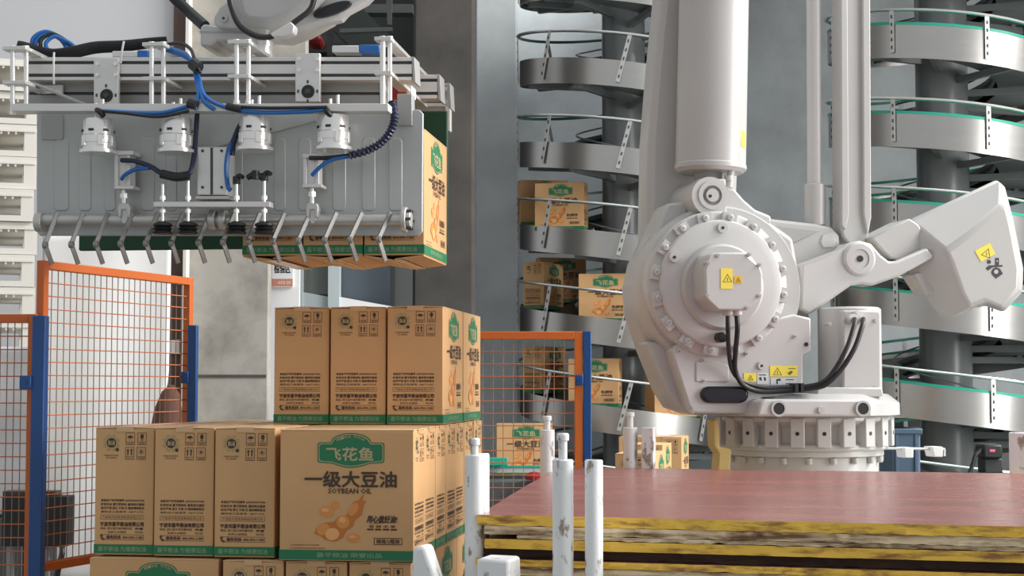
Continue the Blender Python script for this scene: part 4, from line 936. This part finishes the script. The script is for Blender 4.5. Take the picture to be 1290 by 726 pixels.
# ------------------------------------------------------------------ stack of red faced boards
PY_Z = 1.625 - .24
pa = on_z(602, 649, PY_Z); pb = on_z(703, 589, PY_Z); pr_ = on_z(1290, 664, PY_Z)
pyaw = math.atan2(pr_.y - pa.y, pr_.x - pa.x)
PYW = Frame(pa, pyaw)
depth = (PYW.I @ pb).y
def board(label, x0, y0, z, th, skew, edge, ragged=0.004, W=1.95, top='ply_top', notch=0):
    r = random.Random(int(z * 1000) + 5); n = 130
    fr = [(x0 + W * i / n, y0 + r.uniform(-ragged, ragged)) for i in range(n + 1)]
    if notch: fr[0] = (fr[0][0] + .02, fr[0][1] + .012)
    lf = [(x0 + r.uniform(-ragged, ragged) * .7 + (depth * skew) * j / 12, y0 + depth * j / 12) for j in range(12, 0, -1)]
    pts = fr + [(x0 + W, y0 + depth)] + lf
    N_ = len(pts); mb = MB()
    up = [(x, y, z) for x, y in pts]; mid = [(x + r.uniform(-.002, .002), y + r.uniform(-.003, .003), z - th * .5) for x, y in pts]; lo = [(x, y + r.uniform(-.003, .003), z - th + abs(r.gauss(0, 1)) * ragged * .2) for x, y in pts]
    mb.add(up, [tuple(range(N_))], 0); mb.add(lo, [tuple(range(N_))[::-1]], 1)
    mb.add(up + mid + lo, [(k * N_ + i, k * N_ + (i + 1) % N_, (k + 1) * N_ + (i + 1) % N_, (k + 1) * N_ + i) for k in (0, 1) for i in range(N_)], 1)
    o = mb.build('plywood_board', [top, edge], None, 0, 20); o.location = PYW.o - Vector((0, 0, PYW.o.z)); o.rotation_euler = (0, 0, pyaw)
    return tag(o, label, 'board', 'red faced boards in the rack')
mm = lambda py: PYW.pix(640, py, 0).z + PYW.o.z
GZB = [(649.5, .0175, 'ply_yel', 'topmost red film faced board with a ragged yellow edge', .0, 0, .003, 0),
       (663, .0155, 'ply_raw', 'second board from the top with a worn pale edge', .012, .004, .004, 0),
       (674.5, .009, 'ply_raw', 'thin pale board third from the top, set back at its left end', .075, .008, .005, 0),
       (680, .0165, 'ply_yel', 'board with a clean yellow edge, fourth from the top', .012, .006, .0012, 0),
       (692.6, .0165, 'ply_dark', 'dark brown edged board, fifth from the top', .004, .024, .003, 0),
       (705, .0125, 'ply_yel', 'board with a dull yellow edge, sixth from the top', -.004, .0, .003, 0),
       (714, .016, 'ply_raw', 'splintered raw edged board, seventh from the top', .006, .004, .005, 0),
       (725.7, .018, 'ply_dark', 'dark board eighth from the top at the foot of the picture', .0, .012, .003, 0),
       (739, .018, 'ply_yel', 'yellow edged board ninth from the top', .0, .004, .003, 0)]
skew = (PYW.I @ pb).x / depth
for i, (py, th, e, lb, dx, dy, rg_, nt) in enumerate(GZB):
    th = (mm(py) - mm(GZB[i + 1][0]) - .0004) if i < len(GZB) - 1 else .018
    board(lb, dx, dy, mm(py), th, skew, e, rg_)
pl = MB().box((.98, depth / 2, 0), (1.9, depth - .1, .9))
zlow = mm(739) - .018
plo = MB()
nb_ = 12
pile = thing('board_pile', 'lower part of the red board stack below the picture', 'boards', PYW.o - Vector((0, 0, PYW.o.z)), pyaw)
for k in range(6):
    MB().bb(.02, 1.93, .02, depth, zlow - .02 - k * .02, zlow - .002 - k * .02).build('plywood_board', 'ply_raw', pile)
zl2 = zlow - .12
# ------------------------------------------------------------------ white stacking rack around the boards
rk = thing('stacking_rack', 'chipped white steel rack with pinned posts around the red boards', 'rack', PYW.o - Vector((0, 0, PYW.o.z)), pyaw)
PW = Frame(PYW.o - Vector((0, 0, PYW.o.z)), pyaw)
MB().bb(-.1, 2.1, -.1, depth + .1, zl2 - .06, zl2).build('rack_base', 'white_post', rk)
def rack_post(px, top, c, r_, pin=None, square=False, knob=None):
    p = PW.pix(px, top, c); z0 = .0
    if square: o = MB().bb(p.x - r_, p.x + r_, c - r_, c + r_, z0, p.z).build('post', 'white_post', rk, .003)
    else: o = MB().lathe([(r_, z0), (r_, p.z - .002), (r_ * .9, p.z), (r_ * .72, p.z), (r_ * .72, p.z - .01)], (p.x, c, 0), n=28).build('post', 'white_post', rk, 0, 40)
    if pin:
        q = PW.pix(px, pin, c)
        MB().lathe([(r_ * .42, p.z - .012), (r_ * .42, q.z - .014), (r_ * .58, q.z - .013), (r_ * .60, q.z - .003), (r_ * .5, q.z)], (p.x, c, 0), n=18).build('pin', 'white_post', o, 0, 30)
    return o
rack_post(709, 579, -.06, .0190, 546)
rack_post(748, 579.5, -.05, .0163)
rack_post(597.5, 573, .02, .0178, 552)
rack_post(604, 571.5, .07, .0160, None, True)
rack_post(689.5, 541.5, depth * .86, .0205, 524)
rack_post(794, 538.5, depth + .03, .0215, 519.5)
rack_post(817, 538.5, depth + .03, .0185, None, True)
rack_post(1281, 545, depth + .06, .0215, None, True)
wpz = lambda pts, c: [PW.xz(a, b, c) for a, b in pts]
MB().prism(wpz([(519, 690), (535, 687), (549, 730), (554, 780), (515, 780)], -.10), -.10, -.05).build('corner_guide', 'white_post', rk, .008)
MB().prism(wpz([(600, 704), (641, 706), (643, 780), (600, 780)], -.13), -.13, -.05).build('corner_guide', 'white_post', rk, .006)

# ------------------------------------------------------------------ safety fence
def fence_panel(label, A, B, z0, z1, t, nv, dzv):
    d = B - A; L = Vector((d.x, d.y, 0)).length; yaw = math.atan2(d.y, d.x)
    r = thing('mesh_fence', label, 'fence', (A.x, A.y, 0), yaw)
    for nm, b in (('stile', (0, t, -t / 2, t / 2, z0, z1)), ('stile', (L - t, L, -t / 2, t / 2, z0, z1)), ('rail', (t, L - t, -t / 2, t / 2, z1 - t, z1)), ('rail', (t, L - t, -t / 2, t / 2, z0, z0 + t))):
        MB().bb(*b).build(nm, 'orange', r, .002)
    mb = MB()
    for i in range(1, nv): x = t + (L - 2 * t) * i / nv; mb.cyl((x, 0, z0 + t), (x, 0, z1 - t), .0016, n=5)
    v = mb.build('wire_mesh', 'wire_shaded', r); v['kind'] = 'stuff'
    mb = MB(); z = z1 - t - dzv
    while z > z0 + t: mb.cyl((t, -.003, z), (L - t, -.003, z), .0019, n=5); z -= dzv
    v = mb.build('wire_mesh', 'wire', r); v['kind'] = 'stuff'
    return r
def fence_post(label, p, top, s, clamp=None):
    r = thing('fence_post', label, 'post', (p.x, p.y, 0), 0)
    MB().bb(-s, s, -s * 1.2, s * 1.2, .012, top).build('post', 'blue', r, .003)
    MB().bb(-.07, .07, -.07, .07, 0, .012).build('foot_plate', 'blue', r)
    if clamp: 
        c = MB().bb(clamp[0], clamp[1], -s * 1.2 - .012, -s * 1.2 + .006, clamp[2] - .02, clamp[2] + .02).build('clamp', 'blue', r, .003)
        MB().cyl(((clamp[0] + clamp[1]) / 2, -s * 1.2 - .016, clamp[2]), ((clamp[0] + clamp[1]) / 2, -s * 1.2, clamp[2]), .006, n=8).build('clamp_bolt', 'blue', c)
    return r
A = at(51.5, 398, 4.84); B = at(243.5, 410, 5.66)
fa = at(51, 328, 4.89); fb = at(240, 352, 5.70)
fence_panel('tall orange mesh panel at left beside the carton load, reaching away towards the concrete wall', fa, fb, at(60, 722, 4.89).z, fa.z, .026, 25, .0395)
fence_post('blue fence post at left where two orange mesh panels meet', A, A.z, .019, (-.050, -.016, at(40, 482, 4.88).z))
fence_post('blue fence post standing in front of the concrete wall', B, B.z, .0155, (-.034, -.010, at(240, 476, 5.7).z))
C0 = at(-170, 396, 4.88); C1 = at(48, 398, 4.88)
fence_panel('orange mesh panel cut off by the left edge of the picture', C0, C1, .3, at(30, 396, 4.88).z, .026, 22, .0395)
D0 = at(560, 418, 6.3); D1 = at(733.5, 418, 6.3)
fence_panel('orange mesh gate behind the carton load in front of the spiral', D0, D1, .25, D1.z, .030, 12, .047)
dp = at(739.5, 417.5, 6.3); fence_post('blue gate post between the orange mesh gate and the robot', dp, dp.z, .0155, (-.046, -.016, at(730, 479, 6.3).z))

# ------------------------------------------------------------------ white plastic pallets stacked behind the fence
def pallet_mesh():
    mb = MB(); W, D, H = 1.1, 1.0, .145
    mb.bb(-W / 2, W / 2, -D / 2, D / 2, H - .028, H); mb.bb(-W / 2, W / 2, -D / 2, D / 2, 0, .026)
    for x, hw in ((-W / 2 + .028, .028), (0, .07), (W / 2 - .028, .028)):
        for y in (-D / 2 + .07, 0, D / 2 - .07): mb.bb(x - hw, x + hw, y - .07, y + .07, .026, H - .028)
    for k in range(30):
        x = -W / 2 + .08 + k * .032
        if abs(x) < .1 or x > W / 2 - .06: continue
        mb.bb(x - .004, x + .004, -D / 2 - .002, -D / 2 + .02, H - .045, H - .026)
    return mb.mesh('pallet_body', 'pallet', 30)
pm_ = pallet_mesh(); pmr = MB().bb(-.545, .545, -.505, -.495, .112, .122).mesh('rim', 'pallet')
ptop = at(20, 42, 7.4); n_p = int(ptop.z / .148)
words = ['topmost', 'second', 'third', 'fourth', 'fifth', 'sixth', 'seventh', 'eighth', 'ninth', 'tenth', 'eleventh', 'twelfth', 'thirteenth', 'fourteenth', 'fifteenth', 'sixteenth', 'seventeenth', 'eighteenth', 'nineteenth', 'twentieth', 'twenty-first', 'twenty-second', 'twenty-third', 'twenty-fourth']
pxr = at(47, 300, 7.4).x
for i in range(n_p):
    r_ = thing('plastic_pallet', 'white plastic pallet, %s%s in the tall stack at the left edge' % (words[min(i, 23)], '' if i == 0 else ' from the top'), 'pallet', (pxr - .68 - rnd.uniform(0, .015), 7.74 + rnd.uniform(-.01, .01), (n_p - 1 - i) * .148 + .001), .30 + rnd.uniform(-.008, .008), 'pallets in the stack')
    o = bpy.data.objects.new('pallet_body', pm_); COL.objects.link(o); o.parent = r_
    o = bpy.data.objects.new('rim', pmr); COL.objects.link(o); o.parent = r_
# white sheets and black table behind the left fence
def sheet(name, label, px0, px1, t, b, Y, m, amp=.012, ragged=None):
    a = at(px0, t, Y); c = at(px1, b, Y); nx, nz = 24, 30; vs = []
    for j in range(nz + 1):
        for i in range(nx + 1):
            u = i / nx; v = j / nz; xe = c.x
            if ragged: xe = c.x - ragged(v)
            vs.append((a.x + (xe - a.x) * u, Y + amp * math.sin(u * 9 + v * 2) + amp * .6 * math.sin(v * 13), a.z + (c.z - a.z) * v))
    o = MB().add(vs, [(j * (nx + 1) + i, j * (nx + 1) + i + 1, (j + 1) * (nx + 1) + i + 1, (j + 1) * (nx + 1) + i) for j in range(nz) for i in range(nx)]).build(name, m, None, 0, 60)
    s = o.modifiers.new('thickness', 'SOLIDIFY'); s.thickness = .004
    return tag(o, label, 'sheet')
k8 = 8.6 / FPX
sheet('plastic_sheet', 'large white plastic sheet hanging behind the tall orange mesh panel', 54, 210, 290, 735, 8.6, 'white', .01, lambda v: 0 if v < .42 else (v - .42) * 100 * k8 * (1 if v < .6 else 1.0))
sheet('plastic_sheet', 'white sheet draped behind the mesh panel at the left edge', -90, 37.5, 437, 648, 5.6, 'white', .006)
rs = MB().lathe([(.02, 0), (.06, .01), (.075, .06), (.07, .15), (.045, .24), (.012, .28)], (0, 0, 0), n=20).build('brown_sack', 'rust', None, 0, 60)
p = at(207, 560, 8.3); rs.location = p; rs.location.z = at(207, 555, 8.3).z; rs.rotation_euler = (0, .12, 0)
tag(rs, 'rust brown sack on the crate behind the mesh panel beside the blue post', 'sack')
cz = rs.location.z; cr = thing('wooden_crate', 'dark crate carrying the brown sack behind the carton load', 'crate', (rs.location.x, 8.3, 0))
MB().bb(-.11, .11, -.10, .10, 0, cz - .002).build('crate_body', 'brown_post', cr)
tg = MB().prism([F0.xz(a, b, 9.53) for a, b in ((213, 429), (226, 428), (226, 445), (213, 446))], 9.53, 9.545).build('wall_tag', 'pallet'); tag(tg, 'small pale tag on the brown timber strip beside the concrete wall', 'tag')
tb = thing('black_box', 'black box on thin legs with a drooping hose behind the mesh fence', 'box', (at(62, 626, 5.5).x, 5.55, 0))
zt_ = at(62, 621, 5.5).z
MB().bb(-.16, .062, -.04, .04, zt_ - .178, zt_ - .012).build('box_body', 'dark', tb, .004)
MB().bb(-.16, .02, -.035, .03, zt_ - .012, zt_ + .004).build('box_lid', 'brown_post', tb, .002)
for x in (-.14, -.02): MB().bb(x - .010, x + .010, -.012, .012, 0, zt_ - .178).build('leg', 'alu_dk', tb)
MB().tube([(.035, -.02, zt_ - .17), (.046, -.05, zt_ - .20), (.035, -.06, zt_ - .26), (.02, -.06, zt_ - .36), (.01, -.06, zt_ - .5)], .010, 8).build('hose', 'black', tb)
dk = thing('dark_cabinet', 'dark cabinet behind the mesh panel under the white sheet at left edge', 'cabinet', (at(3, 700, 6.2).x, 6.42, 0))
zt_ = at(5, 640, 6.2).z
MB().bb(-.3, .09, -.2, .2, 0, zt_).build('cabinet_body', 'dark', dk, .004)
MB().bb(-.28, .07, -.206, -.2, .1, zt_ - .04).build('cabinet_door', 'spiral_dk', dk, .003)

# ------------------------------------------------------------------ low conveyor behind the gate, cartons behind the boards
cv = thing('roller_conveyor', 'low roller conveyor with teal side rails behind the orange mesh gate', 'conveyor', (0, 0, 0))
y_ = 10.3
x0, zc = F0.xz(560, 588, y_); x1, _ = F0.xz(742, 588, y_)
MB().bb(x0, x1, y_ - .02, y_ + .0, zc - .035, zc).build('side_rail', 'frame_blue', cv)
MB().bb(x0, x1, y_ - .025, y_ + .0, zc - .005, zc + .006).build('rail_edge', 'teal', cv)
MB().bb(x0, x1, y_ + .0, y_ + .8, zc - .12, zc - .10).build('bed', 'spiral_dk', cv)
MB().bb(x0, x1, y_ + .0, y_ + .02, zc - .15, zc - .05).build('side_rail', 'spiral_dk', cv)
k = x0 + .05
rm = MB().cyl((0, y_ + .02, zc - .105), (0, y_ + .75, zc - .105), .025, n=12).mesh('roller', 'alu')
while k < x1:
    o = bpy.data.objects.new('roller', rm); COL.objects.link(o); o.parent = cv; o.location = (k, 0, 0); k += .07
for x in (x0 + .05, x1 - .05):
    for yy in (y_ + .05, y_ + .7): MB().bb(x - .03, x + .03, yy - .03, yy + .03, 0, zc - .12).build('leg', 'spiral_dk', cv)
px_, _ = F0.xz(661, 560, 10.6)
carton('carton behind the orange mesh gate on the low conveyor', (px_, 10.6, zc - .078), math.radians(-2), 'cartons on the low conveyor')
rd = MB().lathe([(.0, 0), (.05, .005), (.055, .03), (.03, .05), (.0, .055)], at(673, 606, 9.9), n=20).build('red_button', 'red'); tag(rd, 'red round cover below the teal conveyor rail behind the gate', 'cover')
rb = thing('control_box', 'dark control box under the low conveyor behind the gate', 'box', (at(655, 640, 9.95).x, 10.05, 0)); zz_ = at(655, 606, 9.95).z
MB().bb(-.35, .42, -.1, .1, 0, zz_).build('box_body', 'spiral_dk', rb, .01); MB().bb(-.3, .3, -.108, -.1, .3, zz_ - .1).build('box_door', 'dk_green', rb, .004)
gb = MB().bb(0, .14, 0, .05, 0, .05).build('green_crate', 'teal', None, .004); gb.location = at(611, 587, 10.2); tag(gb, 'small teal block on the conveyor rail behind the gate', 'block')
# cartons waiting behind the boards
ctz = at(850, 551, 8.75).z - CH                       # bed height under these cartons
ta = thing('carton_table', 'long low table carrying cartons behind the red boards', 'table', (at(840, 588, 8.75).x - .16, 7.7, 0), math.radians(-10))
MB().bb(-.33, .30, -1.18, 1.75, ctz - .05, ctz - .001).build('table_top', 'spiral_grey', ta)
for x in (-.3, .24):
    for y in (-1.08, 1.6): MB().bb(x - .03, x + .03, y - .03, y + .03, 0, ctz - .05).build('leg', 'spiral_grey', ta)
for lb, pxr_, Y in (('carton at the right behind the red boards with its badge side in the light', 859, 8.75), ('rear left carton behind the red boards with its top in the light', 818, 8.80),
                    ('carton in the middle behind the red boards beside the white posts', 835, 7.6), ('low left carton behind the red boards, nearest of the four', 826, 6.6)):
    yw = math.radians(-12); xr_ = at(pxr_, 555, Y).x
    q = Vector((xr_, Y, 0)) + Matrix.Rotation(yw, 3, 'Z') @ Vector((-CD / 2, CW / 2, 0))
    carton(lb, (q.x, q.y, ctz), yw, 'cartons behind the boards', True)
# blue bin and added shadow cabinet at right
bb_ = thing('blue_bin', 'slate blue plastic bin behind the robot base', 'bin', (at(1142, 570, 8.5).x, 8.65, 0)); zb2 = at(1142, 540, 8.5).z
MB().loft([[(-.06, -.12, .02), (.06, -.12, .02), (.06, .12, .02), (-.06, .12, .02)], [(-.075, -.15, zb2), (.075, -.15, zb2), (.075, .15, zb2), (-.075, .15, zb2)]]).build('bin_body', 'bin_blue', bb_, .01)
MB().bb(-.083, .083, -.158, .158, zb2 - .03, zb2).build('bin_rim', 'bin_blue', bb_, .006)
for x in (-.05, .05): MB().bb(x - .008, x + .008, -.155, -.12, .1, zb2 - .03).build('bin_rib', 'bin_blue', bb_, .002)
eq = thing('shadow_cabinet', 'dark cabinet put in for the shadow behind the right spiral column', 'cabinet', (at(1242, 600, 12.9).x, 13.1, 0)); ez = at(1240, 528, 12.9).z  # added cabinet; its dark colour stands for shadow at the lower right
MB().bb(-.62, 1.2, -.2, .3, 0, ez).build('cabinet_body', 'dark', eq, .01)  # body of the added shadow cabinet
for k in range(3): MB().bb(-.58 + k * .6, -.02 + k * .6, -.206, -.2, .1, ez - .06).build('cabinet_door', 'spiral_dk', eq, .004)  # doors of the added shadow cabinet
pc_ = thing('pale_cabinet', 'pale grey green cabinet behind the cartons left of the robot base', 'cabinet', (at(885, 600, 13.2).x, 13.4, 0)); ez = at(885, 470, 13.2).z; em = at(885, 514, 13.2).z
MB().bb(-.26, .32, -.2, .2, 0, ez).build('cabinet_body', 'frame_blue', pc_, .006)
MB().bb(-.25, .31, -.206, -.2, .1, em - .006).build('cabinet_door', 'frame_blue', pc_, .003); MB().bb(-.25, .31, -.206, -.2, em + .006, ez - .02).build('cabinet_door', 'frame_blue', pc_, .003)
mc = thing('small_machine', 'small black machine with a red indicator below the right spiral', 'machine', (at(1245, 580, 9.5).x, 9.6, 0)); z5 = at(1245, 556, 9.5).z
MB().bb(-.02, .09, -.08, .1, z5 - .10, z5 - .02).build('machine_head', 'black', mc, .012)
MB().bb(-.01, .10, -.05, .09, z5 - .19, z5 - .10).build('machine_body', 'dark', mc, .01)
MB().bb(-.08, .14, -.1, .14, 0, z5 - .19).build('machine_stand', 'dark', mc, .01)
MB().box((.03, -.083, z5 - .055), (.028, .006, .012)).build('indicator', 'led', mc)
MB().tube([(-.02, -.05, z5 - .05), (-.06, -.06, z5 - .08), (-.08, -.06, z5 - .14), (-.1, -.06, z5 - .19)], .012, 8).build('handle', 'black', mc)
